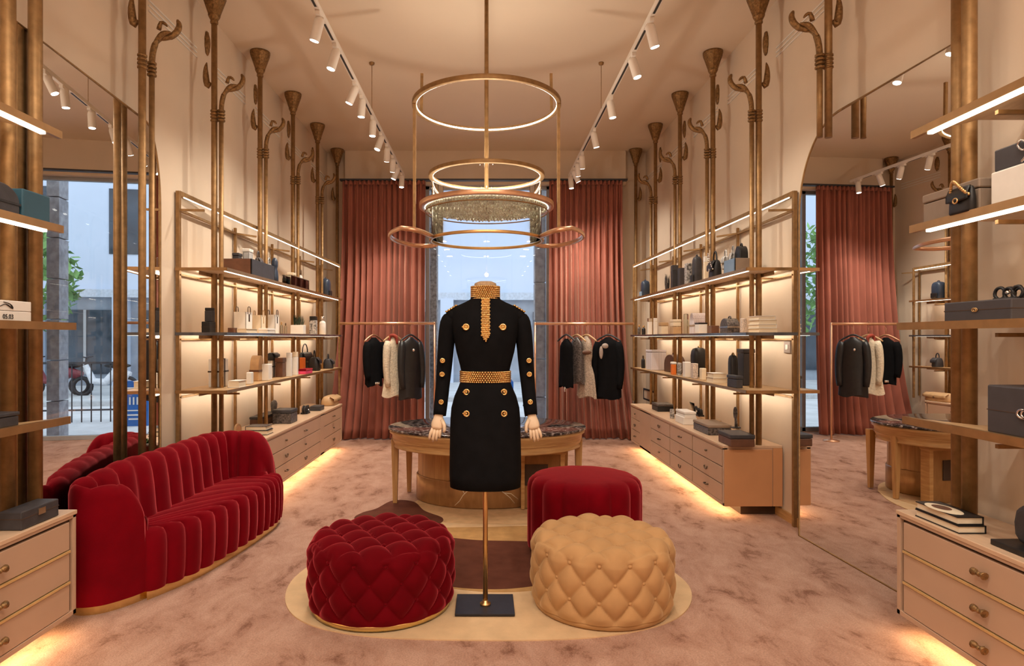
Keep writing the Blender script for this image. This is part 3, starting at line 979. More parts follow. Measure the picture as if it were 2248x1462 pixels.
# ================================================================ drawer chests
def pull_small(b, s, xf, y, z, kind):
    x = xf - s * .012
    if kind == 0:
        b.tube([(xf, y - .03, z), (x - s * .008, y - .03, z), (x - s * .012, y, z), (x - s * .008, y + .03, z), (xf, y + .03, z)], .0055, 6)
    elif kind == 1:
        b.tube([(x, y - .03, z + .006), (x, y - .025, z - .012), (x, y, z - .018), (x, y + .025, z - .012), (x, y + .03, z + .006)], .005, 6)
        b.ell((x, y - .03, z + .006), .008, .008, .008, 8, 5); b.ell((x, y + .03, z + .006), .008, .008, .008, 8, 5)
    else:
        b.ell((x, y, z), .009, .016, .010, 10, 6); b.cyl((xf, y, z), (x, y, z), .005, n=8)

def bow(b, s, xf, y, z):
    x = xf - s * .022
    b.cyl((xf, y, z), (x, y, z), .007, n=8)
    b.ell((x, y, z), .010, .010, .010, 10, 6)
    for q in (-1, 1):
        b.tube([(x, y + q * .004, z), (x, y + q * .018, z + .003), (x, y + q * .030, z + .001)], [.006, .012, .016], 10)

def chest(s, label, xf, y0, y1, z1, cols, handles, end_panel=False, bows=False):
    """floating drawer chest: carcass, top, drawers with pulls, lit recess below"""
    t = thing('drawer_chest', label, 'drawer chest', (s * 2.1, (y0 + y1) / 2, 0))
    z0 = .095
    xb = s * 2.295
    c = MB().box(xf + s * .022, xb, y0, y1, z0, z1 - .02).build('carcass', M['lacquer'], t)
    MB().box(xf - s * .004, xb, y0 - .004, y1 + .004, z1 - .02, z1).build('top_board', M['lacquer_top'], t, .003)
    fr = MB()
    st = .022
    fr.box(xf, xf + s * .03, y0, y1, z0, z0 + st)
    fr.box(xf, xf + s * .03, y0, y1, z1 - .02 - st * .6, z1 - .02)
    edges = sorted({y0 + .012, y1 - .012} | {c_ for ab in cols for c_ in ab[:2]})
    fr.box(xf, xf + s * .03, y0, y0 + st, z0, z1 - .02); fr.box(xf, xf + s * .03, y1 - st, y1, z0, z1 - .02)
    for (a, b_), (c_, d_) in zip([x[:2] for x in cols], [x[:2] for x in cols][1:]):
        if c_ - b_ > .02:
            fr.box(xf, xf + s * .03, b_, c_, z0, z1 - .02)
    fr.build('face_frame', M['lacquer'], t, .001)
    MB().box(xf + s * .018, xf + s * .0221, y0 + .01, y1 - .01, z0 + .01, z1 - .03).build('gap_shade_sheet', M['gap'], t)  # dark sheet painting the shade between the drawer fronts
    zb, zt = z0 + st, z1 - .02 - st * .6
    hh = (zt - zb) / 3
    for ci, (a, b_, hk) in enumerate(cols):
        for r in range(3):
            za, zc = zb + r * hh + .0035, zb + (r + 1) * hh - .0035
            if bows:
                zc -= .010
            d = MB().box(xf + s * .002, xf + s * .020, a + .006, b_ - .006, za, zc).build('drawer', M['lacquer'], t, .0015)
            if bows and r < 2:
                MB().box(xf - s * .003, xf + s * .012, a + .004, b_ - .004, zc + .003, zc + .013).build('brass_strip', M['brass_strip'], d)
            for q, yy in enumerate(hk):
                h = MB()
                if bows:
                    bow(h, s, xf + s * .002, yy, (za + zc) / 2)
                else:
                    pull_small(h, s, xf + s * .002, yy, (za + zc) / 2, (r + ci + q) % 3)
                h.build('bow_knob' if bows else 'pull', M['bronze_cast'] if bows else M['pull'], d)
    if end_panel:
        b = MB()
        b.box(xf + s * .004, s * 2.215, y0 - .012, y0, z0, z1 - .03)
        b.build('end_panel', M['leather_brown'], t, .004)
        MB().box(s * 2.222, xb, y0 - .006, y0, z0, z1 - .02).build('back_strip', M['leather_brown'], t)
    MB().box(xf + s * .18, xb, y0 + .12, y1, 0, z0).build('plinth', M['gap'], t)
    MB().box(xf + s * .05, xf + s * .11, y0 + .06, y1 - .05, z0 - .012, z0 - .001).build('plinth_led', M['led_glow'], t)
    return t
chest(1, 'long taupe drawer chest under the shelves by the window, opposite the sofa', 1.84, 4.95, 8.12, .565,
      [(4.985, 5.70, [5.33]), (5.715, 6.40, [6.05]), (6.415, 7.15, [6.78]), (7.66, 8.09, [7.88])], None, end_panel=True)
chest(-1, 'long taupe drawer chest beyond the sofa, under the shelves', -1.84, 5.02, 8.12, .565,
      [(5.05, 7.08, [5.85, 6.47]), (7.24, 8.09, [7.66])], None, end_panel=True)
chest(1, 'near taupe drawer chest with brass strips and bow knobs, opposite the sofa', 1.95, .75, 3.03, .585,
      [(.79, 1.98, [1.4]), (2.0, 2.99, [2.50])], None, bows=True)
chest(-1, 'near taupe drawer chest with brass strips in front of the sofa arm', -1.95, .75, 3.03, .585,
      [(.79, 1.98, [1.4]), (2.0, 2.99, [2.53])], None, bows=True)

# ================================================================ red channel-tufted sofa
def sofa():
    t = thing('curved_sofa', 'curved red velvet sofa with vertical channel tufting', 'sofa', (-1.85, 4.1, 0))
    U = catmull([(-1.815, 3.425, 0), (-1.865, 3.325, 0), (-1.955, 3.225, 0), (-2.075, 3.205, 0), (-2.155, 3.30, 0), (-2.158, 3.52, 0), (-2.128, 3.85, 0), (-2.118, 4.1, 0), (-2.118, 4.4, 0), (-2.10, 4.70, 0), (-2.02, 4.86, 0), (-1.86, 4.93, 0), (-1.615, 4.90, 0)], 181)
    n = len(U)
    T = [(U[min(i + 1, n - 1)] - U[max(i - 1, 0)]).normalized() for i in range(n)]
    R = [Vector((q.y, -q.x, 0)) for q in T]
    arc = [0]
    for i in range(1, n):
        arc.append(arc[-1] + (U[i] - U[i - 1]).length)
    tot = arc[-1]
    NCH = 17
    rad = []
    for i in range(n):
        a_, c_ = T[max(i - 4, 0)], T[min(i + 4, n - 1)]
        ang = math.atan2(a_.x * c_.y - a_.y * c_.x, a_.dot(c_))
        ds = arc[min(i + 4, n - 1)] - arc[max(i - 4, 0)]
        rad.append(ds / max(-ang, 1e-3))
    lim = [min(1.0, .80 * r_ / .19) for r_ in rad]
    lim = [min(lim[max(0, i - 6):i + 7]) for i in range(n)]
    lim = [sum(lim[max(0, i - 6):i + 7]) / len(lim[max(0, i - 6):i + 7]) for i in range(n)]
    def hgt(i):
        u = arc[i] / tot
        base = .638 + .062 * max(0, min(1, (u - .12) / .22)) - .015 * max(0, (u - .75) / .25)
        for e in (arc[i], tot - arc[i]):
            if e < .16:
                base = min(base, .345 + (base - .345) * math.sqrt(max(0, 1 - (1 - e / .16) ** 2)))
        return base
    prof = []
    def shell(i, j):
        h = hgt(i)
        ph = arc[i] / tot * NCH
        sc_ = abs(math.sin(PI * ph)) ** .55
        th = .125
        end = min(1, min(arc[i], tot - arc[i]) / .05)
        # j: 0 outer bottom .. inner bottom
        K = [(0, .045), (0, .25), (0, .45), (0, h - .055), (.012, h - .022), (.038, h - .004), (.065, h), (.095, h - .008), (.12, h - .035), (.135, h - .085), (.148, h - .17), (.16, .40), (.17, .33)]
        d, z = K[j]
        z = max(.045, min(z, h))
        if j >= 6:
            d += (.040 * sc_ - .018) * end * min(1, (j - 5) / 3)
        if 4 <= j <= 8:
            z += (.012 * sc_ - .006) * end
        d *= (.62 + .38 * end) * lim[i]
        p = U[i] + R[i] * d
        return (p.x, p.y, z)
    b = MB()
    b.grid(shell, n, 13)
    for i in (0, n - 1):
        vs = [shell(i, j) for j in range(13)] + [(shell(i, 12)[0], shell(i, 12)[1], .045)]
        b.add(vs, [tuple(range(len(vs)))])
    b.build('backrest', M['red'], t)
    # welting along the front edge of each arm
    for i in (1,):
        pts = [shell(i, j) for j in range(0, 13)]
        o2 = U[i] - T[i] * (.004 if i == 1 else -.004)
        MB().tube([(p[0] - T[i].x * (.004 if i == 1 else -.004), p[1] - T[i].y * (.004 if i == 1 else -.004), p[2]) for p in pts], .004, 6).build('welt', M['red'], t)
    # seat
    ia, ib = 5, n - 6
    front = catmull([(-1.812, 3.402, 0), (-1.70, 3.66, 0), (-1.635, 3.95, 0), (-1.59, 4.25, 0), (-1.565, 4.5, 0), (-1.555, 4.70, 0), (-1.575, 4.86, 0)], 181)
    NS = 14
    nu = 181
    fT = [(front[min(i + 1, nu - 1)] - front[max(i - 1, 0)]).normalized() for i in range(nu)]
    def seat(i, j):
        u = i / (nu - 1)
        k = ia + u * (ib - ia)
        k0 = int(k); k1 = min(k0 + 1, n - 1); f = k - k0
        back = (U[k0] + R[k0] * .13 * lim[k0]) * (1 - f) + (U[k1] + R[k1] * .13 * lim[k1]) * f
        fp = front[i]
        nr = Vector((fT[i].y, -fT[i].x, 0))
        sc_ = abs(math.sin(PI * u * NS)) ** .5
        tbl = [(0, .0, .352), (.25, 0, .366), (.5, 0, .372), (.75, 0, .374), (.88, 0, .373), (.96, 0, .366), (1, .0, .352), (1, .014, .325), (1, .020, .28), (1, .020, .18), (1, .016, .10), (1, .008, .045)]
        w, off, z = tbl[j]
        p = back * (1 - w) + fp * w
        p = p + nr * (off + (.032 * sc_ - .020) * (1 if j >= 6 else max(0, (w - .9) * 10)))
        if j < 7:
            z += (.020 * sc_ - .014) * (1 if j > 0 else 0)
        return (p.x, p.y, z)
    b = MB()
    b.grid(seat, nu, 12)
    for i in (0, nu - 1):
        vs = [seat(i, j) for j in range(12)] + [(seat(i, 0)[0], seat(i, 0)[1], .045)]
        b.add(vs, [tuple(range(len(vs)))])
    b.build('seat', M['red'], t)
    # brass plinth
    pl = [(p.x + R[i].x * .014, p.y + R[i].y * .014) for i, p in enumerate(U)][::3] + [(p.x, p.y) for p in front][::-1][::6]
    MB().prism(pl, 0, .046).build('plinth', M['brass_bright'], t)
sofa()

# ================================================================ ottomans
def tufted(label, x, y, r, h, m, bm, seed):
    t = thing('tufted_ottoman', label, 'ottoman', (x, y, 0), 'button-tufted round ottomans')
    N = 15; rowh = .175; v0 = .42
    nu = 300
    zs = []
    prof = []
    z_b = .028
    for k in range(34):
        z = z_b + (h - .065 - z_b) * k / 33
        prof.append((1.0, z, 'side'))
    for k in range(1, 13):
        a = PI / 2 * k / 12
        prof.append((1 - .16 * (1 - math.cos(a)) / 1, h - .065 + .065 * math.sin(a), 'rim'))
    for k in range(1, 34):
        prof.append((.84 * (1 - k / 33) + .0005, h + .012 * (1 - (1 - k / 33) ** 2), 'top'))
    c = .135
    def puff(a, b):
        q = abs(math.sin(PI * a)) * abs(math.sin(PI * b))
        return q ** .42
    def fn(i, j):
        th = 2 * PI * i / nu
        rr, z, k = prof[j]
        u = th / (2 * PI) * N + .25
        v = (min(z, h - .045) - z_b) / rowh + v0
        ps = puff(u + v, u - v)
        cx, cy = r * rr * math.cos(th), r * rr * math.sin(th)
        X, Y = cx * .966 - cy * .259, cx * .259 + cy * .966
        pt = puff((X + Y) / (2 * c) * 1.414 + .5, (X - Y) / (2 * c) * 1.414 + .5)
        if k == 'side':
            low = min(1, (z - z_b) / .03)
            R_ = r * (1 - .012 * (1 - low)) + (.030 * ps - .022) * (.35 + .65 * low)
            # slight barrel shape
            R_ += .006 * math.sin(PI * (z - z_b) / (h - .065))
            return (x + R_ * math.cos(th), y + R_ * math.sin(th), z)
        w = 1 if k == 'top' else (z - (h - .065)) / .065
        if k == 'rim':
            q = ps * (1 - w) + pt * w
            R_ = r * rr + (.030 * q - .022) * (1 - w)
            return (x + R_ * math.cos(th), y + R_ * math.sin(th), z + (.042 * q - .030) * w)
        return (x + cx, y + cy, z + (.042 * pt - .030))
    b = MB()
    b.grid(fn, nu, len(prof), cu=True)
    base_n = len(b.v)
    b.build('upholstery', m, t)
    # covered buttons at the crossings
    bt = None
    pos = []
    for q in range(-1, 8):
        for half in (0, .5):
            v = q + half
            z = z_b + (v - v0) * rowh
            if z < .06 or z > h - .06:
                continue
            for kk in range(N):
                u = kk + half
                th = (u - .25) / N * 2 * PI
                if -.35 < math.sin(th) and abs(math.cos(th)) < .9 and math.sin(th) > .45:
                    continue
                pos.append((x + (r - .017) * math.cos(th), y + (r - .017) * math.sin(th), z, th))
    proto = None
    for (px, py, pz, th) in pos[:70]:
        if proto is None:
            bb = MB().ell((0, 0, 0), .011, .011, .011, 10, 6)
            proto = bb.build('button', bm)
            o = proto
            o.parent = t
        else:
            o = proto.copy(); COL.objects.link(o)
        o.location = (px - x, py - y, pz)
    for i in range(-4, 5):
        for j in range(-4, 5):
            d = 2 * c / 1.414
            A, B = (i - .5) * d, (j - .5) * d
            X, Y = (A + B) / 2, (A - B) / 2
            cx, cy = X * .966 + Y * .259, -X * .259 + Y * .966
            if math.hypot(cx, cy) < r * .74:
                o = proto.copy(); COL.objects.link(o); o.location = (cx, cy, h - .012)
    MB().lathe([(r - .03, 0), (r - .012, .004), (r - .012, .034), (r - .03, .036)], (x, y, 0), 60).build('base_ring', M['brass_bright'] if m is M['red_dark'] else bm, t)
    t.location.z = .0092
    return t
tufted('crimson velvet button-tufted round ottoman on the rug', -.552, 3.37, .375, .372, M['red_dark'], M['red_dark'], 1)
tufted('camel beige velvet button-tufted round ottoman on the rug', .608, 3.37, .366, .370, M['beige_velvet'], M['beige_velvet'], 2)

def fluted():
    x, y, r, h = .636, 4.15, .362, .488
    t = thing('fluted_ottoman', 'taller red velvet drum ottoman with vertical channels, behind the beige one', 'ottoman', (x, y, 0))
    N = 14
    def mod(a, z):
        return 1 + .085 * (abs(math.cos(a * N / 2)) ** .62 - .75)
    nu = 224
    prof = [(r * .985, .03, 1), (r, .06, 1), (r, .2, 1), (r, .32, 1), (r, h - .075, 1), (r * .995, h - .05, 1), (r * .97, h - .02, .9), (r * .93, h - .002, .6), (r * .87, h + .010, .35), (r * .75, h + .018, .15), (r * .5, h + .025, .05), (r * .25, h + .028, 0), (.001, h + .029, 0)]
    b = MB()
    def fn(i, j):
        a = 2 * PI * i / nu
        R_, z, w_ = prof[j]
        R_ *= 1 + (mod(a + .1, z) - 1) * w_
        return (x + R_ * math.cos(a), y + R_ * math.sin(a), z)
    b.grid(fn, nu, len(prof), cu=True)
    b.build('upholstery', M['red'], t)
    MB().lathe([(r * .93, 0), (r * .93, .04)], (x, y, 0), 60).build('base', M['gap'], t)
    t.location.z = .0092
fluted()

# ================================================================ inlaid rug
def rug():
    b = MB()
    def blob(pts, z0, z1, n=120):
        P = [Vector((p[0], p[1], 0)) for p in pts]
        m = len(P)
        out = []
        per = n // m
        for i in range(m):
            a, bb, c, d = P[i - 1], P[i], P[(i + 1) % m], P[(i + 2) % m]
            for k in range(per):
                t = k / per
                q = 0.5 * ((2 * bb) + (c - a) * t + (2 * a - 5 * bb + 4 * c - d) * t * t + (3 * bb - a - 3 * c + d) * t ** 3)
                out.append((q.x, q.y))
        b.prism(out, z0, z1)
    b.cur = 0
    blob([(-1.12, 3.66), (-.98, 3.22), (-.62, 3.0), (0, 2.945), (.55, 2.985), (.95, 3.18), (1.135, 3.55), (1.08, 4.0), (.98, 4.6), (.85, 5.4), (.4, 6.0), (-.3, 6.0), (-.62, 5.4), (-.78, 4.7), (-1.0, 4.2)], 0, .006)
    b.cur = 1
    blob([(-.85, 4.2), (-.55, 3.75), (0, 3.5), (.5, 3.62), (.85, 4.0), (.8, 4.55), (.4, 4.72), (0, 4.70), (-.38, 4.68), (-.75, 4.6)], .006, .0075)
    b.cur = 2
    blob([(-.55, 3.85), (-.32, 3.62), (.02, 3.535), (.34, 3.62), (.62, 3.9), (.6, 4.28), (.3, 4.36), (-.05, 4.39), (-.38, 4.46), (-.6, 4.3)], .0075, .009)
    b.cur = 3
    blob([(-.40, 4.86), (0, 4.78), (.5, 4.80), (.75, 5.1), (.7, 5.7), (0, 5.95), (-.55, 5.6), (-.52, 5.1)], .006, .0078)
    b.cur = 2
    blob([(-1.02, 4.92), (-.99, 5.08), (-.90, 5.20), (-.80, 5.46), (-.62, 5.42), (-.50, 5.14), (-.34, 4.93), (-.38, 4.76), (-.66, 4.66), (-.90, 4.72)], .0078, .0095)
    o = b.build('inlaid_rug', [M['rug_cream'], M['rug_gold'], M['rug_brown'], M['rug_sand']])
    tag(o, 'cream, ochre and chocolate inlaid rug under the mannequin and ottomans', 'rug')
rug()

# ================================================================ oval display table
def table():
    cx, cy, a, bb = .005, 5.45, .84, .62
    t = thing('oval_table', 'oval oak display table with speckled granite top', 'table', (cx, cy, 0))
    zt = .655
    MB().lathe([(.985, zt - .022), (1.0, zt - .016), (1.0, zt - .004), (.992, zt), (.001, zt)], (cx, cy, 0), 96, a, bb).build('granite_top', M['granite'], t)
    MB().lathe([(.93, zt - .165), (.945, zt - .162), (.945, zt - .15), (.935, zt - .145), (.955, zt - .11), (.96, zt - .06), (.985, zt - .045), (.985, zt - .022), (.5, zt - .022)], (cx, cy, 0), 96, a, bb).build('apron', M['table_wood'], t)
    MB().ring((cx, cy, zt - .1), 1.0, .002, 96, 6, ax=a * .965, ay=bb * .965).build('bead_moulding', M['table_wood'], t)
    for px, py in ((-.77, 5.38), (.775, 5.38), (-.70, 5.78), (.71, 5.78)):
        MB().taper(.036, .036, .062, .062, .0098, zt - .10, px, py).build('leg', M['table_wood_v'], t, .004)
    MB().box(-.70, .71, 5.77, 5.79, .30, .33).build('back_stretcher', M['table_wood'], t) if False else None
    # plinth drum under the top
    dx, dy, da, db = -.01, 5.62, .60, .44
    MB().lathe([(1.0, .0098), (1.01, .02), (1.01, .215), (1.0, .225)], (dx, dy, 0), 96, da, db).build('plinth_base', M['table_bronze'], t)
    MB().lathe([(.985, .22), (.985, .455)], (dx, dy, 0), 160, da, db, mod=lambda q, z: 1 - .012 * (1 if abs(((q * 26 / PI) % 1) - .5) > .44 else 0), cap=False).build('fluted_panel', M['table_wood_v'], t)
    MB().lathe([(1.0, .45), (1.035, .462), (1.035, .478), (1.06, .49), (1.06, .505), (.5, .505)], (dx, dy, 0), 96, da, db).build('plinth_moulding', M['table_wood'], t)
    # framed recess; its opening is a panel coloured dark as shade
    f = MB()
    yf = 5.175
    f.box(.28, .31, yf - .012, yf + .10, .012, .455); f.box(.60, .635, yf + .0, yf + .10, .012, .485)
    f.box(.27, .645, yf - .012, yf + .10, .455, .475); f.box(.26, .655, yf - .02, yf + .12, .475, .49)
    f.build('recess_frame', M['table_wood'], t, .003)
    MB().box(.31, .60, yf + .02, yf + .05, .012, .455).build('recess_panel', M['table_bronze'], t)
    MB().box(.31, .50, yf + .012, yf + .022, .20, .37).build('recess_shade', M['gap'], t)
    for pts in ([(-.26, 0, .03), (-.22, 0, .07), (-.19, 0, .12), (-.14, 0, .17), (-.10, 0, .20)], [(.10, 0, .21), (.13, 0, .15), (.19, 0, .10), (.23, 0, .05)], [(.14, 0, .14), (.20, 0, .13), (.26, 0, .08)], [(-.18, 0, .13), (-.20, 0, .17)]):
        q = []
        for (x, y, z) in pts:
            yy = dy - db * 1.012 * math.sqrt(max(0, 1 - ((x - dx) / (da * 1.012)) ** 2))
            q.append((x, yy, z))
        MB().tube(q, .0035, 5).build('stone_vein', M['cream'], t)
table()

# ================================================================ dressed mannequin
def mannequin():
    mx, my = -.006, 3.30
    t = thing('mannequin', 'headless mannequin in black dress with gold collar, belt and buttons', 'mannequin', (mx, my, 0))
    MB().box(mx - .152, mx + .148, 3.185, 3.435, .0098, .022).build('base_plate', M['steel_plate'], t, .002)
    b = MB(); b.cyl((mx, my, .02), (mx, my, 1.0), .0125, n=16); b.lathe([(.028, .022), (.028, .030), (.014, .034), (.014, .045)], (mx, my, 0), 20)
    b.build('stand_pole', M['brass'], t)
    # body form (neck to hip)
    b = MB()
    b.loft([(.70, mx, my, .12, .09), (1.0, mx, my, .15, .105), (1.21, mx, my, .105, .08), (1.42, mx, my - .01, .14, .095), (1.54, mx, my, .15, .06), (1.60, mx, my, .062, .055), (1.665, mx, my, .058, .052), (1.682, mx, my, .056, .050), (1.692, mx, my, .035, .032)], 32)
    b.build('body_form', M['linen'], t)
    # jacket bodice
    BOD = [(1.175, mx, my, .124, .092), (1.215, mx, my, .122, .092), (1.26, mx, my, .132, .10), (1.33, mx, my - .005, .150, .112), (1.41, mx, my - .012, .165, .124), (1.47, mx, my - .010, .174, .116), (1.52, mx, my, .186, .094), (1.545, mx, my, .182, .078), (1.565, mx, my, .150, .070), (1.585, mx, my, .105, .066), (1.60, mx, my, .078, .062), (1.625, mx, my, .070, .060)]
    k = MB()
    k.loft(BOD, 48, 2.2)
    def front(z):
        for a_, b_ in zip(BOD, BOD[1:]):
            if a_[0] <= z <= b_[0]:
                f_ = (z - a_[0]) / (b_[0] - a_[0])
                return (a_[2] - a_[4]) * (1 - f_) + (b_[2] - b_[4]) * f_
        return my - .066
    jacket = k.build('jacket_bodice', M['black_cloth'], t)
    for q in (-1, 1):
        sl = MB()
        P = catmull([(mx + q * .165, my, 1.515), (mx + q * .190, my, 1.47), (mx + q * .204, my + .005, 1.36), (mx + q * .214, my + .012, 1.24), (mx + q * .224, my - .005, 1.12), (mx + q * .234, my - .035, 1.005)], 22)
        rr = [.026, .038, .044, .046, .046, .045, .045, .044, .043, .042, .042, .041, .040, .039, .038, .037, .036, .036, .035, .035, .034, .033]
        sl.tube(P, rr, 18, flat=1.1, up=(0, 1, 0))
        # puffed shoulder head
        sl.ell((mx + q * .168, my, 1.512), .040, .050, .036, 16, 10)
        so = sl.build('sleeve', M['black_cloth'], t)
        for (dz, dxx) in ((1.285, .004), (1.215, .006), (1.075, .010)):
            xx = mx + q * (.218 + dxx * 1.0)
            btn(so, xx + (.004 if q < 0 else .0), my - .044 if dz > 1.1 else my - .056, dz, .013)
        ep = MB()
        for e in range(5):
            ep.ell((mx + q * (.150 + e * .012), my - .02, 1.566 - e * .0075), .009, .012, .006, 8, 5)
        ep.build('gold_epaulette', M['gold'], so)
        # hand: palm, four curled fingers and a thumb
        h = MB()
        hx, hy, hz = mx + q * .236, my - .042, 1.012
        h.tube(catmull([(hx, hy, hz + .02), (hx + q * .004, hy - .006, hz - .03), (hx + q * .012, hy - .012, hz - .075)], 8), [.021, .021, .022, .026, .030, .032, .031, .026], 14, flat=.55, up=(1, 0, 0) if False else (0, 1, 0))
        for fi, (off, ln) in enumerate(((-.022, .060), (-.007, .070), (.008, .066), (.022, .052))):
            b0 = Vector((hx + q * .012 + off * .85, hy - .013 + abs(off) * .1, hz - .070))
            h.tube([b0, b0 + V(q * .006 + off * .25, -.006, -ln * .42), b0 + V(q * .010 + off * .30, -.002, -ln * .75), b0 + V(q * .010 + off * .32, .006, -ln)], [.0085, .0082, .0075, .0055], 8)
        tb = Vector((hx - q * .014, hy - .012, hz - .028))
        h.tube([tb, tb + V(-q * .014, -.014, -.024), tb + V(-q * .016, -.018, -.048), tb + V(-q * .012, -.016, -.062)], [.011, .0098, .0085, .006], 8)
        h.build('hand', M['skin'], t)
    # skirt
    s_ = MB()
    SK = [(.632, mx, my, .170, .118), (.636, mx, my, .182, .128), (.70, mx, my, .186, .130), (.85, mx, my, .184, .130), (.98, mx, my, .181, .128), (1.04, mx, my, .176, .124), (1.10, mx, my, .160, .115), (1.15, mx, my, .138, .102), (1.19, mx, my, .124, .092)]
    s_.loft(SK, 56, 2.3)
    def sk_front(x, z):
        for a_, b_ in zip(SK, SK[1:]):
            if a_[0] <= z <= b_[0]:
                f_ = (z - a_[0]) / (b_[0] - a_[0])
                rx, ry = a_[3] * (1 - f_) + b_[3] * f_, a_[4] * (1 - f_) + b_[4] * f_
                return my - ry * max(0, 1 - (x / rx) ** 2.3) ** (1 / 2.3)
        return my
    skirt = s_.build('skirt', M['black_cloth'], t)
    # beaded belt, collar and placket
    rnd = random.Random(5)
    def beads(b, rx, ry, z0, z1, rows, p=2.2, cnt=70, cx=mx, cy=my):
        for r_ in range(rows):
            z = z0 + (z1 - z0) * (r_ + .5) / rows
            for c_ in range(cnt):
                a = 2 * PI * (c_ + .5 * (r_ % 2)) / cnt
                c, q = math.cos(a), math.sin(a)
                b.ell((cx + rx * math.copysign(abs(c) ** (2 / p), c), cy + ry * math.copysign(abs(q) ** (2 / p), q), z), .0062, .0062, .0055, 6, 4)
    bl = MB(); bl.cur = 0; bl.loft([(1.172, mx, my, .1265, .0955), (1.232, mx, my, .1255, .0955)], 48, 2.2, cap=False); bl.cur = 1; beads(bl, .128, .097, 1.172, 1.232, 6)
    bl.build('gold_belt', [M['gold_ground'], M['gold']], t)
    co = MB(); co.cur = 0; co.loft([(1.598, mx, my, .073, .064), (1.668, mx, my, .066, .058)], 40, 2.0, cap=False); co.cur = 1; beads(co, .0715, .063, 1.598, 1.668, 7, 2.0, 44)
    co.build('gold_collar', [M['gold_ground'], M['gold']], jacket)
    pk = MB()
    zt, zb = 1.60, 1.385
    for r_ in range(24):
        z = zt - (zt - zb) * r_ / 23
        f = (1.60 - z) / .215
        yv = front(z) - .004
        wv = 4 if r_ < 21 else (3 if r_ < 22 else (2 if r_ < 23 else 1))
        for c_ in range(-wv + 1, wv):
            pk.ell((mx + c_ * .0062 + (.003 if r_ % 2 else 0), yv + abs(c_) * .0005, z), .0056, .0056, .0056, 6, 4)
    pk.build('gold_placket', M['gold'], jacket)
    for q in (-1, 1):
        btn(jacket, mx + q * .092 - .004, front(1.455) + .013, 1.455, .017, True)
        for z in (1.128, 1.022):
            btn(skirt, mx + q * .094, sk_front(.094, z) + .004, z, .016, True)
    return t

def btn(par, x, y, z, r, fancy=False):
    b = MB()
    b.tube([(x + r * .8 * math.cos(a * PI / 8), y - .006, z + r * .8 * math.sin(a * PI / 8)) for a in range(16)], r * .30, 6, True)
    b.cyl((x, y + .012, z), (x, y - .003, z), r * .8, n=14)
    b.ell((x, y - .006, z), r * .35, r * .3, r * .35, 8, 6)
    if fancy:
        b.ell((x - r, y - .004, z), r * .35, r * .3, r * .3, 8, 5)
    return b.build('gold_button', M['brass_bright'], par)
mannequin()

# ================================================================ garment rails and clothes
def rack(s, xa, xb, y, z, label):
    t = thing('garment_rail', label, 'garment rail', (xb, y, 0), 'copper garment rails by the curtains')
    MB().tube([(xa, y, z), (xb, y, z)], .019, 14).build('rail', M['copper'], t)
    MB().tube([(xb - .002, y, .03), (xb - .002, y, z + .018)], .014, 12).build('post', M['copper'], t)
    MB().lathe([(.10, 0), (.10, .012), (.02, .03)], (xb - .002, y, 0), 28).build('foot', M['copper'], t)
    MB().bar((xa, y, z), (xa, y + .02, z), .02).build('end_cap', M['copper'], t)
RY = 8.38
rack(-1, -1.93, -.68, RY, 1.592, 'copper garment rail in front of the sofa-side curtain')
rack(1, 1.93, .64, RY, 1.588, 'copper garment rail in front of the curtain away from the sofa')

def hanger(x, y, z, rz, m, label):
    t = thing('clothes_hanger', label, 'hanger', (x, y, z), 'hangers on the garment rails')
    c, q = math.cos(rz), math.sin(rz)
    b = MB()
    b.tube([(x, y + a, z + h) for a, h in ((0, -.155), (0, -.060), (.020, -.034), (.030, .0), (.020, .026), (0, .033), (-.018, .026))], .004, 6, up=(.3, .2, 1))
    b.build('hook', M['copper'], t)
    b = MB()
    b.tube(catmull([(x + c * a, y + q * a, z + h) for a, h in ((-.17, -.235), (-.11, -.195), (-.04, -.158), (0, -.15), (.04, -.158), (.11, -.195), (.17, -.235))], 15), [.008, .011, .012, .012, .012, .012, .012, .012, .012, .012, .012, .012, .012, .011, .008], 8)
    b.build('shoulder_bar', m, t)
    return t

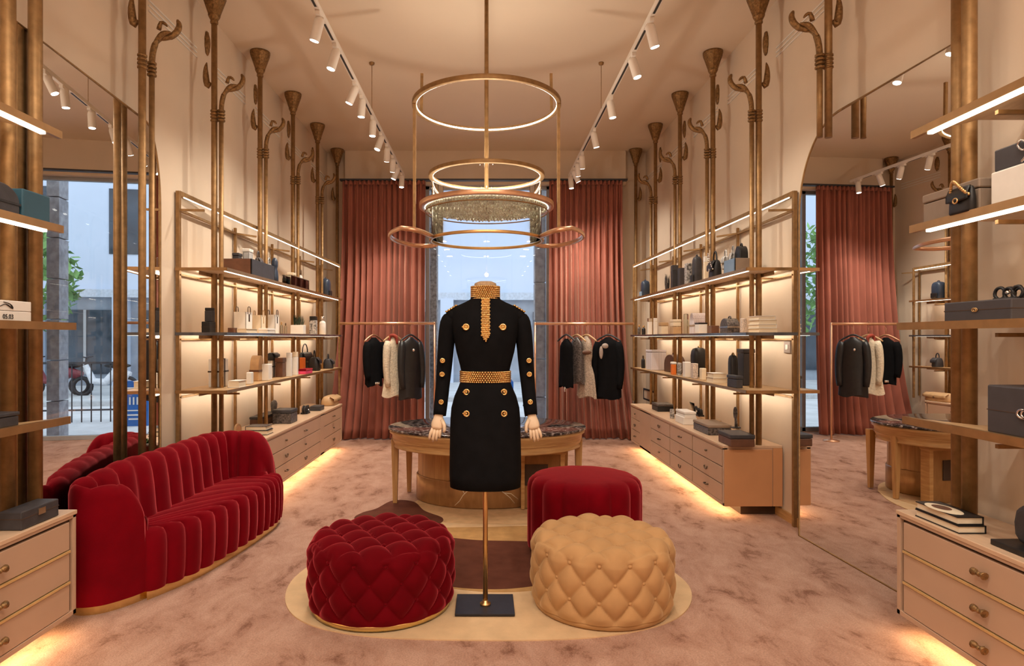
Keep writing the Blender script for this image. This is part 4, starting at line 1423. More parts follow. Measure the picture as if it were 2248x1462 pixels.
def garment(name, label, cat, x, y, ztop, length, wtop, whem, depth, rz, m, sleeves=True, waist=None, seed=0, extra=None, folds=5):
    """hung garment: lofted body with hanging folds, shoulders on the bar, sleeves as sub-parts"""
    rnd = random.Random(seed)
    t = thing(name, label, cat, (x, y, ztop), 'clothes on the garment rails')
    ph = rnd.uniform(0, 6)
    rings = []
    n = 44
    zz = [(0, .20, .45), (.018, .42, .62), (.04, .74, .85), (.07, .95, 1.0)]
    vs = []
    prof = []
    for (dz, f, g) in zz:
        prof.append((-dz * 1.35, wtop * f, depth * g))
    steps = 12
    for k in range(1, steps + 1):
        u = k / steps
        w = wtop + (whem - wtop) * u ** 1.2
        if waist and u < .8:
            w *= 1 - waist * math.exp(-((u - .38) / .13) ** 2)
        prof.append((-.095 - (length - .095) * u, w, depth * (1 + .2 * u)))
    b = MB()
    c, q = math.cos(rz), math.sin(rz)
    m_ = len(prof)
    def fn(i, j):
        a = 2 * PI * i / n
        dz, w, d = prof[j]
        u = j / (m_ - 1)
        rip = 1 + .10 * u * math.sin(a * folds + ph + u * 1.5)
        lx, ly = w / 2 * math.cos(a) * rip, d / 2 * math.sin(a) * rip
        hem = .02 * math.sin(a * 3 + ph) * max(0, u - .9) * 10
        return (x + lx * c - ly * q, y + lx * q + ly * c, ztop + dz + hem)
    b.grid(fn, n, m_, cu=True)
    b.add([fn(i, m_ - 1) for i in range(n)], [tuple(range(n))])
    b.add([fn(i, 0) for i in range(n)], [tuple(range(n))])
    body = b.build('body', m, t)
    if sleeves:
        for e in (-1, 1):
            sx = e * wtop * .40
            P = []
            for k in range(10):
                u = k / 9
                lx = sx + e * (.02 + .035 * math.sin(u * 2.6)); ly = -.03 * u - .01
                P.append((x + lx * c - ly * q, y + lx * q + ly * c, ztop - .062 - u * length * .76))
            MB().tube(P, [.035, .050, .052, .050, .048, .046, .044, .042, .040, .036], 12, flat=1.15, up=(0, 1, 0)).build('sleeve', m, t)
    if extra:
        extra(t, x, y, ztop, c, q)
    return t

def ex_cuff(t, x, y, z, c, q):
    b = MB()
    for k in (-.03, .0, .03):
        b.ell((x + .06 + k * .7, y - .09, z - .595), .012, .012, .018, 8, 6)
    b.build('silver_trim', M['silver'], t)
def ex_brooch(t, x, y, z, c, q):
    MB().ell((x + .05, y - .095, z - .17), .020, .012, .020, 10, 6).build('brooch', M['silver'], t)
def ex_bow(t, x, y, z, c, q):
    b = MB(); b.ell((x - .06, y - .10, z - .115), .045, .014, .035, 10, 6); b.ell((x - .11, y - .095, z - .20), .026, .010, .085, 10, 6); b.build('grey_scarf', M['greige'], t)
def ex_sash(t, x, y, z, c, q):
    MB().ell((x - .02, y - .075, z - .215), .075, .02, .028, 12, 6).build('waist_band', M['brown'], t)
def ex_red(t, x, y, z, c, q):
    b = MB(); b.tube(catmull([(x + .06, y - .06, z - .10), (x + .05, y - .05, z - .02), (x + .01, y - .055, z + .012), (x - .04, y - .05, z - .01), (x - .02, y - .075, z - .14)], 14), [.012, .016, .02, .022, .024, .024, .022, .022, .022, .022, .02, .018, .016, .012], 8); b.build('scarf', M['brown_red'], t)
def ex_buckle(t, x, y, z, c, q):
    MB().ell((x - .03, y - .085, z - .66), .012, .01, .035, 8, 6).build('silver_trim', M['silver'], t)

HZ = 1.592
for (x, rz, m, lab) in ((-1.48, .95, M['copper'], 'slim hanger of the short black jacket nearest the sofa-side wall'),
                        (-1.225, .85, M['tan'], 'hanger holding the ivory textured coat'),
                        (-1.0, .8, M['charcoal'], 'hanger holding the black leather-look coat beside the ivory coat'),
                        (1.05, -.95, M['charcoal'], 'hanger of the black jacket nearest the window centre'),
                        (1.185, -.95, M['tan'], 'hanger holding the dark lace-front jacket'),
                        (1.315, -.85, M['tan'], 'hanger holding the pale greige lace dress'),
                        (1.60, -.45, M['charcoal'], 'hanger holding the wide black coat with grey scarf')):
    hanger(x, RY, HZ, rz, m, lab)
G = garment
G('jacket', 'short black jacket alone on the copper rail, nearest the sofa-side wall', 'jacket', -1.48, RY, HZ - .185, .63, .26, .26, .13, .95, M['black_cloth'], True, None, 1, ex_cuff)
G('coat', 'ivory textured wool coat on the sofa-side rail', 'coat', -1.225, RY, HZ - .17, .78, .21, .36, .13, .85, M['fur'], True, None, 2, ex_red, 4)
G('coat', 'glossy black coat hanging beside the ivory coat', 'coat', -1.0, RY, HZ - .18, .80, .30, .34, .13, .8, M['black'], True, None, 3, ex_brooch, 4)
G('jacket', 'black jacket with silver hem trim, nearest the window centre on its rail', 'jacket', 1.05, RY, HZ - .20, .63, .22, .24, .10, -.95, M['black_cloth'], False, None, 4, ex_buckle)
G('jacket', 'dark lace-front jacket between black jacket and greige dress', 'jacket', 1.185, RY, HZ - .18, .60, .22, .24, .10, -.95, M['pattern_dark'], False, None, 5)
G('dress', 'pale greige lace dress with dark waist band and flared skirt', 'dress', 1.315, RY, HZ - .165, .80, .16, .30, .10, -.85, M['lace'], False, .35, 6, ex_sash, 8)
G('coat', 'wide black coat with grey scarf at the neck', 'coat', 1.60, RY, HZ - .18, .80, .30, .35, .14, -.45, M['black_cloth'], True, None, 7, ex_bow, 4)

# wall switch beside the mirror
sw = thing('wall_switch', 'small beige wall switch beside the mirror opposite the sofa', 'switch', (2.31, 4.88, 1.33))
MB().box(2.298, 2.31, 4.83, 4.93, 1.285, 1.375).build('plate', M['greige'], sw, .003)
MB().box(2.294, 2.299, 4.86, 4.90, 1.31, 1.35).build('rocker', M['white'], sw, .002)
# ================================================================ goods on the shelves
# builders work round the origin: x along the wall, -y towards the room, z up from the shelf
def g_box(t, w, d, h, m, lid=None, lm=None, emblem=None, ribbon=None, seam=None, text=None, open_=False, end=None):
    if open_:
        b = MB(); e = .012
        b.box(-w / 2, w / 2, -d / 2, d / 2, 0, e)
        b.box(-w / 2, w / 2, -d / 2, -d / 2 + e, 0, h); b.box(-w / 2, w / 2, d / 2 - e, d / 2, 0, h)
        b.build('body', m, t, .003)
        for q in (-1, 1):
            MB().box(q * w / 2, q * (w / 2 - e), -d / 2, d / 2, 0, h).build('end_panel', end or m, t, .003)
        return
    hb = h * (1 - (lid or 0))
    MB().box(-w / 2, w / 2, -d / 2, d / 2, 0, hb).build('body', m, t, min(.006, h * .06))
    if lid:
        MB().box(-w / 2 - .003, w / 2 + .003, -d / 2 - .003, d / 2 + .003, hb + .002, h).build('lid', lm or m, t, min(.006, h * .06))
    if seam:
        MB().box(-w / 2 - .001, w / 2 + .001, -d / 2 - .001, d / 2 + .001, h * seam - .0015, h * seam + .0015).build('seam', M['gap'], t)
    if ribbon:
        b = MB(); rw = .010
        b.box(-rw, rw, -d / 2 - .003, d / 2 + .003, -.0, h + .003)
        b.box(-w / 2 - .003, w / 2 + .003, -d / 2 - .003, d / 2 + .003, h * .55 - rw * .6, h * .55 + rw * .6)
        b.build('ribbon', ribbon, t)
    if emblem:
        b = MB()
        r = min(.028, h * .14)
        for q in (-1, 1):
            b.tube([(q * r * .35 + r * math.cos(a) * .9, -d / 2 - .004, h * (seam or .55) + r * .62 * math.sin(a)) for a in [PI * k / 7 for k in range(14)]], r * .17, 6, True)
        b.build('clasp', emblem, t)

def g_bag(t, w, d, h, m, metal=None, flap=True, handle=True, round_=3.2, chain=False):
    hb = h * (.68 if handle else 1.0)
    b = MB()
    b.loft([(0, 0, 0, w * .46, d * .46), (hb * .08, 0, 0, w * .5, d * .5), (hb * .55, 0, 0, w * .49, d * .46), (hb * .86, 0, 0, w * .46, d * .36), (hb * .96, 0, 0, w * .42, d * .28), (hb, 0, 0, w * .36, d * .18)], 32, round_)
    b.build('body', m, t)
    if flap:
        f = MB()
        f.grid(lambda i, j: (w * .46 * (-1 + 2 * i / 10), -d * (.20 + .30 * min(1, j / 3)) - .004 - .004 * math.sin(PI * i / 10), hb * (.99 - .085 * j - (.05 * math.sin(PI * i / 10) if j > 4 else 0))), 11, 7)
        f.build('flap', m, t, solid=.005)
    if metal:
        b = MB(); r = .013
        b.tube([(r * math.cos(a), -d * .5 - .010, hb * .48 + r * .8 * math.sin(a)) for a in [PI * k / 6 for k in range(12)]], .0032, 6, True)
        b.build('clasp', metal, t)
    if handle:
        P = [(-w * .28, 0, hb * .92)] + [(-w * .28 * math.cos(PI * k / 10), 0, hb + (h - hb) * math.sin(PI * k / 10)) for k in range(1, 10)] + [(w * .28, 0, hb * .92)]
        MB().tube(P, .007, 8, up=(0, 1, 0)).build('handle', m, t)
    if chain:
        c = MB()
        for k in range(20):
            u = k / 19
            p = (-w * .3 + w * .75 * u, -d * .5 - .02 * math.sin(u * PI), hb * .9 + (h * .32) * math.sin(u * PI * 1.3))
            c.ell(p, .008, .006, .007, 7, 5)
        c.build('chain_strap', metal or M['gold'], t)

def g_book(t, w, d, h, cm, count=None):
    c = MB(); e = min(.004, h * .15)
    c.box(-w / 2, w / 2, -d / 2, d / 2, 0, e); c.box(-w / 2, w / 2, -d / 2, d / 2, h - e, h); c.box(-w / 2, w / 2, d / 2 - e, d / 2, 0, h)
    c.build('cover', cm, t)
    MB().box(-w / 2 + .005, w / 2 - .005, -d / 2 + .004, d / 2 - e, e, h - e).build('page_block', M['pages'], t)

def g_bottle(t, w, d, h, m, cap=None):
    MB().lathe([(w * .46, 0), (w * .5, h * .03), (w * .5, h * .60), (w * .42, h * .70), (w * .2, h * .75), (w * .18, h * .78)], (0, 0, 0), 24).build('bottle', m, t)
    MB().lathe([(w * .22, h * .77), (w * .24, h * .79), (w * .24, h * .97), (w * .2, h)], (0, 0, 0), 20).build('cap', cap or M['brass'], t)

def g_tube(t, w, d, h, m, cap=None):
    MB().box(-w / 2, w / 2, -d / 2, d / 2, 0, h * .78).build('carton', m, t, .003)
    MB().box(-w / 2 * .96, w / 2 * .96, -d / 2 * .96, d / 2 * .96, h * .785, h).build('carton_lid', cap or m, t, .003)

def g_tote(t, w, d, h, m, mark=None):
    hb = h * .80
    b = MB(); e = .003
    for x in (-1, 1):
        b.box(x * w / 2, x * (w / 2 - e), -d / 2, d / 2, 0, hb)
        b.box(-w / 2, w / 2, x * d / 2, x * (d / 2 - e), 0, hb)
    b.box(-w / 2, w / 2, -d / 2, d / 2, 0, e)
    b.build('body', m, t)
    for x in (-1, 1):
        MB().tube(catmull([(-w * .2, x * d * .5, hb * .9), (-w * .17, x * d * .5, h * .96), (0, x * d * .5, h), (w * .17, x * d * .5, h * .96), (w * .2, x * d * .5, hb * .9)], 12), .0035, 6, up=(0, 1, 0)).build('handle', mark or M['black'], t)
    if mark:
        MB().box(-w * .10, w * .10, -d / 2 - .002, -d / 2, hb * .55, hb * .9).build('printed_panel', mark, t)

def g_dome(t, w, d, h, m, band=None, handle=True):
    hb = h * (.86 if handle else 1)
    poly = [(-w / 2, 0), (w / 2, 0), (w / 2, hb * .45)] + [(w / 2 * math.cos(PI * k / 16), hb * .45 + hb * .55 * math.sin(PI * k / 16)) for k in range(1, 16)] + [(-w / 2, hb * .45)]
    b = MB()
    n = len(poly)
    vs = [(p[0], -d / 2, p[1]) for p in poly] + [(p[0], d / 2, p[1]) for p in poly]
    b.add(vs, [(i, (i + 1) % n, n + (i + 1) % n, n + i) for i in range(n)] + [tuple(range(n))[::-1], tuple(range(n, 2 * n))])
    b.build('body', m, t, .006)
    if band:
        MB().box(-w / 2 - .003, w / 2 + .003, -d / 2 - .003, d / 2 + .003, hb * .36, hb * .44).build('band', band, t)
    if handle:
        MB().tube([(-w * .16 * math.cos(PI * k / 8), 0, hb * .97 + (h - hb) * math.sin(PI * k / 8)) for k in range(9)], .006, 8, up=(0, 1, 0)).build('handle', m, t)

def g_pack(t, w, d, h, m, pocket=None, knob=None):
    hb = h * .93
    b = MB()
    b.loft([(0, 0, 0, w * .46, d * .44), (hb * .04, 0, 0, w * .5, d * .5), (hb * .72, 0, 0, w * .5, d * .5), (hb * .88, 0, 0, w * .45, d * .46), (hb * .96, 0, 0, w * .34, d * .38), (hb, 0, 0, w * .16, d * .2)], 36, 3.6)
    b.build('body', m, t)
    if pocket:
        MB().box(-w * .34, w * .34, -d * .5 - .018, -d * .46, hb * .06, hb * .36).build('pocket', pocket, t, .012)
    b = MB(); b.tube([(-.02 * math.cos(PI * k / 8), 0, hb * .98 + (h - hb) * math.sin(PI * k / 8)) for k in range(9)], .006, 8, up=(0, 1, 0)); b.build('top_loop', knob or m, t)

def g_frame(t, w, d, h, m, face):
    f = MB(); e = min(.022, w * .12)
    f.box(-w / 2, -w / 2 + e, -.012, .006, 0, h); f.box(w / 2 - e, w / 2, -.012, .006, 0, h); f.box(-w / 2, w / 2, -.012, .006, 0, e); f.box(-w / 2, w / 2, -.012, .006, h - e, h)
    f.build('frame', m, t, .002)
    MB().box(-w / 2 + e, w / 2 - e, -.006, .002, e, h - e).build('mount_card', face, t)
    MB().bar((0, .004, h * .7), (0, d * .8, .004), .014, .006).build('stand', m, t)

def g_disc(t, w, d, h, m, rim=None):
    b = MB(); b.tube([(w * .44 * math.cos(2 * PI * k / 28), 0, h * .52 + h * .42 * math.sin(2 * PI * k / 28)) for k in range(28)], .010, 8, True, up=(0, 1, 0)); b.build('rim', rim or m, t)
    vs = [(w * .44 * math.cos(2 * PI * k / 28), q * .006, h * .52 + h * .42 * math.sin(2 * PI * k / 28)) for q in (-1, 1) for k in range(28)]
    MB().add(vs, [tuple(range(28)), tuple(range(28, 56))] + [(k, (k + 1) % 28, 28 + (k + 1) % 28, 28 + k) for k in range(28)]).build('disc', m, t)
    MB().box(-w * .22, w * .22, -.025, .025, 0, h * .09).build('stand', rim or m, t, .004)

def g_sculpt(t, w, d, h, m, hole=False):
    if hole:
        b = MB(); b.tube([(w * .30 * math.cos(2 * PI * k / 20), 0, h * .72 + h * .24 * math.sin(2 * PI * k / 20)) for k in range(20)], w * .15, 10, True, up=(0, 1, 0)); b.tube([(w * .25, 0, 0), (w * .2, 0, h * .3), (w * .05, 0, h * .55)], [w * .2, w * .17, w * .15], 10, up=(0, 1, 0)); b.build('figure', m, t)
    else:
        b = MB(); b.loft([(0, 0, 0, w * .5, d * .45), (h * .25, 0, 0, w * .48, d * .42), (h * .48, w * .03, 0, w * .36, d * .36), (h * .56, w * .02, 0, w * .26, d * .28), (h * .66, 0, 0, w * .34, d * .36), (h * .84, 0, 0, w * .36, d * .38), (h * .96, 0, 0, w * .24, d * .26), (h, 0, 0, w * .06, d * .08)], 22, 2.2); b.build('figure', m, t)
    MB().box(-w * .5, w * .5, -d * .5, d * .5, 0, h * .06).build('base', M['charcoal'], t, .002)

def g_plant(t, w, d, h, m, pot=None, seed=0, frac=.45):
    rnd = random.Random(seed)
    if pot:
        MB().box(-w / 2, w / 2, -d / 2, d / 2, 0, h * frac).build('planter', pot, t, .004)
    b = MB()
    z0 = h * frac * .9 if pot else 0
    for k in range(46):
        x, y = rnd.uniform(-w * .35, w * .35), rnd.uniform(-d * .35, d * .35)
        L = (h - z0) * rnd.uniform(.5, 1)
        a = rnd.uniform(0, 6.28); q = w * rnd.uniform(.05, .3)
        p0 = V(x, y, z0); p2 = V(x + math.cos(a) * q, y + math.sin(a) * q, z0 + L); p1 = (p0 + p2) / 2 + V(0, 0, L * .1)
        n_ = V(-math.sin(a), math.cos(a), 0) * w * .05
        b.add([p0 - n_ * .4, p0 + n_ * .4, p1 + n_, p2, p1 - n_], [(0, 1, 2, 3, 4)])
    b.build('foliage', m, t)

def g_tray(t, w, d, h, m, metal):
    b = MB(); e = .004
    for q in (-1, 1):
        b.box(-w / 2, w / 2, q * d / 2, q * (d / 2 - e), 0, h); b.box(q * w / 2, q * (w / 2 - e), -d / 2, d / 2, 0, h)
    b.build('glass_side', m, t)
    r = MB()
    for z in (.004, h):
        r.tube([(-w / 2, -d / 2, z), (w / 2, -d / 2, z), (w / 2, d / 2, z), (-w / 2, d / 2, z)], .004, 6, True)
    for x in (-1, 1):
        for y in (-1, 1):
            r.cyl((x * w / 2, y * d / 2, 0), (x * w / 2, y * d / 2, h), .004, n=6)
    r.build('wire_frame', metal, t)

def g_stand(t, w, d, h, m, metal):
    b = MB().box(-w / 2, w / 2, -.002, .002, 0, h)
    b.v = [V(p.x * (.6 + .6 * p.z / h), p.y - p.z * .25 + d * .2, p.z) for p in b.v]
    b.build('card', m, t)
    MB().box(-w * .4, w * .4, -d / 2, d / 2, 0, .008).build('foot', metal, t, .002)

def g_cluster(t, w, d, h, m, metal):
    b = MB()
    rnd = random.Random(int(w * 1000) + 7)
    for k in range(5):
        r = h * rnd.uniform(.26, .42)
        b.tube([(rnd.uniform(-w * .28, w * .28) * .0 + (k / 4 - .5) * w * .62 + r * math.cos(2 * PI * q / 16), rnd.uniform(-d * .02, d * .02) + (k % 2 - .5) * d * .3, r + r * .96 * math.sin(2 * PI * q / 16) + .004) for q in range(16)], r * .26, 8, True, up=(0, 1, 0))
    b.build('coiled_band', m, t)
    MB().box(-w * .42, w * .42, -d * .4, d * .4, 0, h * .16).build('pad', m, t, .004)
    MB().ell((w * .08, -d * .32, h * .42), w * .06, .008, w * .06, 10, 6).build('buckle', metal, t)

def g_bagpair(t, w, d, h, m, metal=None):
    g_bag(t, w, d, h, m, metal, True, True)

KINDS = dict(box=g_box, bag=g_bag, book=g_book, bottle=g_bottle, tube=g_tube, tote=g_tote, dome=g_dome, pack=g_pack, frame=g_frame, disc=g_disc, sculpt=g_sculpt, plant=g_plant, tray=g_tray, stand=g_stand, cluster=g_cluster)

def goods(kind, s, x, y, z, w, d, h, opt, name, label, cat, group=None, turn=0.0):
    t = thing(name, label, cat, (0, 0, 0), group)
    o = {k: (M[v] if isinstance(v, str) and v in M else v) for k, v in opt.items()}
    KINDS[kind](t, w, d, h, **o)
    t.location = (s * x, y, z)
    t.rotation_euler = (0, 0, -s * PI / 2 + turn)
    return t
GOODS = [
    ('box', -1, 2.095, 5.64, 1.922, 0.582, 0.25, 0.145, {'m': 'charcoal', 'open_': True, 'end': 'brown'}, 'open_box', 'large open box with brown leather end and black front, upper shelf beyond the sofa', 'box', None, 0.0),
    ('box', -1, 2.15, 5.503, 2.037, 0.082, 0.055, 0.094, {'m': 'charcoal', 'lid': 0.3}, 'keepsake_box', 'small dark box poking out of the large open box, end nearest the mirror', 'box', None, 0.0),
    ('box', -1, 2.1, 5.611, 2.022, 0.092, 0.062, 0.16, {'m': 'stripe', 'lid': 0.2, 'lm': 'white'}, 'striped_box', 'black and white striped box standing in the large open box', 'box', None, 0.0),
    ('bag', -1, 2.095, 5.855, 2.012, 0.097, 0.057, 0.183, {'m': 'pattern_dark', 'metal': 'silver'}, 'handbag', 'dark patterned handbag in the open box next to the striped box', 'handbag', None, 0.0),
    ('bag', -1, 2.075, 6.082, 1.982, 0.106, 0.063, 0.18, {'m': 'print', 'metal': 'silver'}, 'handbag', 'black and white handbag at the window end of the large open box', 'handbag', None, 0.0),
    ('sculpt', -1, 2.02, 6.082, 1.922, 0.078, 0.078, 0.243, {'m': 'navy'}, 'display_figure', 'dark blue-black figure at the front edge of the upper shelf beyond the sofa', 'figure', None, 0.0),
    ('box', -1, 2.08, 6.812, 1.922, 0.105, 0.07, 0.068, {'m': 'tan'}, 'gift_box', 'lower tan box of the pair behind the wire tray', 'box', None, 0.0),
    ('box', -1, 2.085, 6.821, 1.99, 0.1, 0.067, 0.107, {'m': 'cream', 'lid': 0.3}, 'gift_box', 'upper cream box of the pair behind the wire tray', 'box', None, 0.0),
    ('bottle', -1, 2.065, 7.073, 1.922, 0.055, 0.055, 0.232, {'m': 'white', 'cap': 'pull'}, 'tall_bottle', 'tall white bottle with dark cap on the upper shelf beyond the sofa', 'bottle', None, 0.0),
    ('tray', -1, 1.98, 6.638, 1.922, 0.652, 0.08, 0.102, {'m': 'shelf_glass', 'metal': 'pull'}, 'wire_tray', 'low glass tray with dark wire frame on the upper shelf', 'tray', None, 0.0),
    ('pack', -1, 2.06, 8.148, 1.922, 0.158, 0.121, 0.253, {'m': 'navy', 'pocket': 'black'}, 'rounded_bag', 'navy rounded bag at the window end of the upper shelf, sofa side', 'bag', None, 0.0),
    ('box', -1, 2.14, 4.912, 1.442, 0.102, 0.068, 0.084, {'m': 'black', 'seam': 0.5}, 'case', 'low black case under the black carton, near end of the middle shelf', 'case', None, 0.0),
    ('tube', -1, 2.14, 4.932, 1.528, 0.06, 0.055, 0.105, {'m': 'charcoal', 'cap': 'black'}, 'carton', 'black carton standing on the low black case', 'carton', None, 0.0),
    ('box', -1, 2.05, 5.148, 1.442, 0.073, 0.048, 0.04, {'m': 'brown'}, 'trinket_box', 'tiny dark brown box in front of the tall white tote', 'box', None, 0.0),
    ('tote', -1, 2.12, 5.554, 1.442, 0.148, 0.106, 0.229, {'m': 'white', 'mark': 'pull'}, 'paper_tote', 'tall white paper tote with black printed panel, middle shelf, sofa side', 'shopping bag', None, 0.0),
    ('tote', -1, 2.11, 5.913, 1.442, 0.119, 0.085, 0.211, {'m': 'cream', 'mark': 'tan'}, 'paper_tote', 'tan paper tote between the two white totes', 'shopping bag', None, 0.0),
    ('tote', -1, 2.1, 6.27, 1.442, 0.119, 0.085, 0.232, {'m': 'white', 'mark': 'black'}, 'paper_tote', 'white paper tote with black panel, nearest the window of the three totes', 'shopping bag', None, 0.0),
    ('book', -1, 1.98, 5.285, 1.442, 0.25, 0.08, 0.034, {'cm': 'cream'}, 'book', 'cream book lying flat at the front of the middle shelf', 'book', None, 0.0),
    ('box', -1, 1.98, 5.755, 1.442, 0.197, 0.08, 0.045, {'m': 'white', 'lid': 0.5}, 'flat_box', 'flat white box lying in front of the white tote', 'box', None, 0.0),
    ('bottle', -1, 2.075, 6.456, 1.442, 0.028, 0.028, 0.12, {'m': 'shelf_glass', 'cap': 'brass'}, 'perfume_bottle', 'clear perfume bottle with brass cap, first of two', 'bottle', None, 0.0),
    ('bottle', -1, 2.075, 6.587, 1.442, 0.029, 0.029, 0.113, {'m': 'shelf_glass', 'cap': 'pull'}, 'perfume_bottle', 'clear perfume bottle with dark cap, second of two', 'bottle', None, 0.0),
    ('plant', -1, 2.05, 6.941, 1.442, 0.101, 0.14, 0.219, {'m': 'dark_leaf', 'pot': 'white', 'seed': 3}, 'potted_sprig', 'white planter with a dark sprig on the middle shelf, sofa side', 'plant', None, 0.0),
    ('tube', -1, 2.05, 7.553, 1.442, 0.082, 0.075, 0.215, {'m': 'print', 'cap': 'black'}, 'carton', 'black and white printed carton by the potted sprig', 'carton', None, 0.0),
    ('bottle', -1, 2.025, 7.875, 1.442, 0.081, 0.081, 0.224, {'m': 'white', 'cap': 'silver'}, 'perfume_bottle', 'white bottle with silver cap at the window end of the middle shelf', 'bottle', None, 0.0),
    ('box', -1, 2.14, 5.091, 1.012, 0.147, 0.098, 0.223, {'m': 'white', 'ribbon': 'pull', 'end': None}, 'gift_box', 'white gift box tied with dark ribbon, near end of the lower shelf', 'gift box', None, 0.0),
    ('book', -1, 1.975, 5.053, 1.012, 0.148, 0.09, 0.054, {'cm': 'white'}, 'book', 'flat white book at the front of the lower shelf, sofa side', 'book', None, 0.0),
    ('box', -1, 1.995, 5.377, 1.012, 0.063, 0.042, 0.1, {'m': 'white'}, 'small_box', 'small white cube beside the flat white book', 'box', None, 0.0),
    ('dome', -1, 2.085, 5.793, 1.012, 0.14, 0.082, 0.23, {'m': 'tan', 'band': 'brown', 'handle': False}, 'domed_case', 'tan domed case with brown band on the lower shelf', 'case', None, 0.0),
    ('box', -1, 2.015, 5.853, 1.012, 0.099, 0.066, 0.15, {'m': 'white'}, 'small_box', 'plain white box in front of the tan domed case', 'box', None, 0.0),
    ('box', -1, 2.16, 6.367, 1.012, 0.118, 0.078, 0.19, {'m': 'white', 'ribbon': 'charcoal'}, 'gift_box', 'white gift box with grey ribbon under the black clutch', 'gift box', None, 0.0),
    ('bag', -1, 2.14, 6.376, 1.177, 0.158, 0.093, 0.077, {'m': 'black', 'handle': False, 'flap': True}, 'clutch', 'black clutch lying on top of the grey-ribboned gift box', 'clutch', None, 0.0),
    ('box', -1, 2.06, 6.381, 1.012, 0.111, 0.074, 0.191, {'m': 'brown', 'lid': 0.25}, 'leather_box', 'brown leather box on the lower shelf, sofa side', 'box', None, 0.0),
    ('tube', -1, 2.0, 6.467, 1.012, 0.053, 0.048, 0.24, {'m': 'white'}, 'carton', 'tall white carton, first of the pair beside the brown leather box', 'carton', None, 0.0),
    ('tube', -1, 2.0, 6.675, 1.012, 0.051, 0.047, 0.243, {'m': 'white', 'cap': 'cream'}, 'carton', 'tall white carton with cream lid, second of the pair', 'carton', None, 0.0),
    ('box', -1, 2.1, 7.26, 1.012, 0.087, 0.058, 0.165, {'m': 'orange'}, 'small_box', 'orange box between the white cartons and the black handbags', 'box', None, 0.0),
    ('box', -1, 1.98, 6.979, 1.012, 0.262, 0.08, 0.054, {'m': 'pink', 'lid': 0.4, 'lm': 'red'}, 'flat_box', 'hot pink flat box at the front of the lower shelf', 'box', None, 0.0),
    ('bag', -1, 2.2, 7.728, 1.012, 0.385, 0.1, 0.316, {'m': 'black', 'metal': 'silver'}, 'handbag', 'tall black handbag at the back behind the orange box', 'handbag', None, 0.0),
    ('bag', -1, 2.05, 7.595, 1.012, 0.124, 0.14, 0.238, {'m': 'black', 'metal': 'brass'}, 'handbag', 'black handbag with brass clasp, middle of the lower shelf row', 'handbag', None, 0.0),
    ('bag', -1, 2.015, 8.114, 1.012, 0.101, 0.13, 0.183, {'m': 'charcoal', 'handle': True}, 'handbag', 'low charcoal handbag at the window end of the lower shelf', 'handbag', None, 0.0),
    ('plant', -1, 2.022, 4.992, 0.566, 0.086, 0.057, 0.064, {'m': 'leaf', 'pot': 'greige', 'seed': 8, 'frac': 0.3}, 'moss_pot', 'low pot of green moss behind the sofa back', 'plant', None, 0.0),
    ('disc', -1, 2.09, 5.355, 0.566, 0.143, 0.048, 0.114, {'m': 'copper', 'rim': 'tan'}, 'round_vanity_mirror', 'round copper stand mirror on the chest beyond the sofa', 'mirror', None, 0.0),
    ('book', -1, 1.98, 5.549, 0.566, 0.15, 0.2, 0.039, {'cm': 'black'}, 'book', 'bottom black book of the stack beside the copper stand mirror', 'book', None, 0.0),
    ('book', -1, 1.98, 5.549, 0.606, 0.162, 0.18, 0.035, {'cm': 'pattern_dark'}, 'book', 'top dark patterned book of the stack beside the copper stand mirror', 'book', None, 0.0),
    ('box', -1, 2.18, 6.267, 0.566, 0.474, 0.12, 0.087, {'m': 'brown', 'lid': 0.3, 'lm': 'charcoal'}, 'long_case', 'long dark case at the back of the chest behind the books', 'case', None, 0.0),
    ('box', -1, 1.99, 6.303, 0.566, 0.214, 0.18, 0.134, {'m': 'pattern_dark', 'lid': 0.25, 'lm': 'charcoal'}, 'jewellery_box', 'black patterned jewellery box on the chest beyond the sofa', 'box', None, 0.0),
    ('sculpt', -1, 2.14, 6.423, 0.566, 0.086, 0.086, 0.21, {'m': 'grey_stone'}, 'stone_figure', 'grey stone bust behind the black patterned jewellery box', 'figure', None, 0.0),
    ('cluster', -1, 2.0, 7.045, 0.566, 0.143, 0.095, 0.1, {'m': 'black', 'metal': 'silver'}, 'belt_display', 'coiled black belts on a pad, chest beyond the sofa', 'belts', None, 0.0),
    ('box', -1, 1.96, 7.38, 0.566, 0.183, 0.12, 0.052, {'m': 'charcoal'}, 'flat_case', 'flat black case beside the coiled belts', 'case', None, 0.0),
    ('bag', -1, 1.962, 8.009, 0.566, 0.413, 0.18, 0.113, {'m': 'tan', 'handle': False, 'metal': 'pull'}, 'clutch', 'dark tan clutch at the window end of the chest, sofa side', 'clutch', None, 0.0),
    ('box', 1, 2.1, 5.315, 1.922, 0.239, 0.159, 0.131, {'m': 'blue_box', 'open_': True, 'end': 'taupe'}, 'open_box', 'large open box with slate blue front and taupe end, opposite the sofa', 'box', None, 0.0),
    ('dome', 1, 2.14, 5.356, 2.022, 0.12, 0.071, 0.175, {'m': 'black'}, 'domed_bag', 'black domed bag standing in the slate blue box', 'handbag', None, 0.0),
    ('bag', 1, 2.105, 5.448, 2.012, 0.072, 0.042, 0.171, {'m': 'print', 'metal': 'silver'}, 'handbag', 'black and white handbag in the slate blue box, beside the domed bag', 'handbag', None, 0.0),
    ('bag', 1, 2.095, 5.587, 2.002, 0.083, 0.049, 0.167, {'m': 'stripe'}, 'handbag', 'striped handbag at the window end of the slate blue box', 'handbag', None, 0.0),
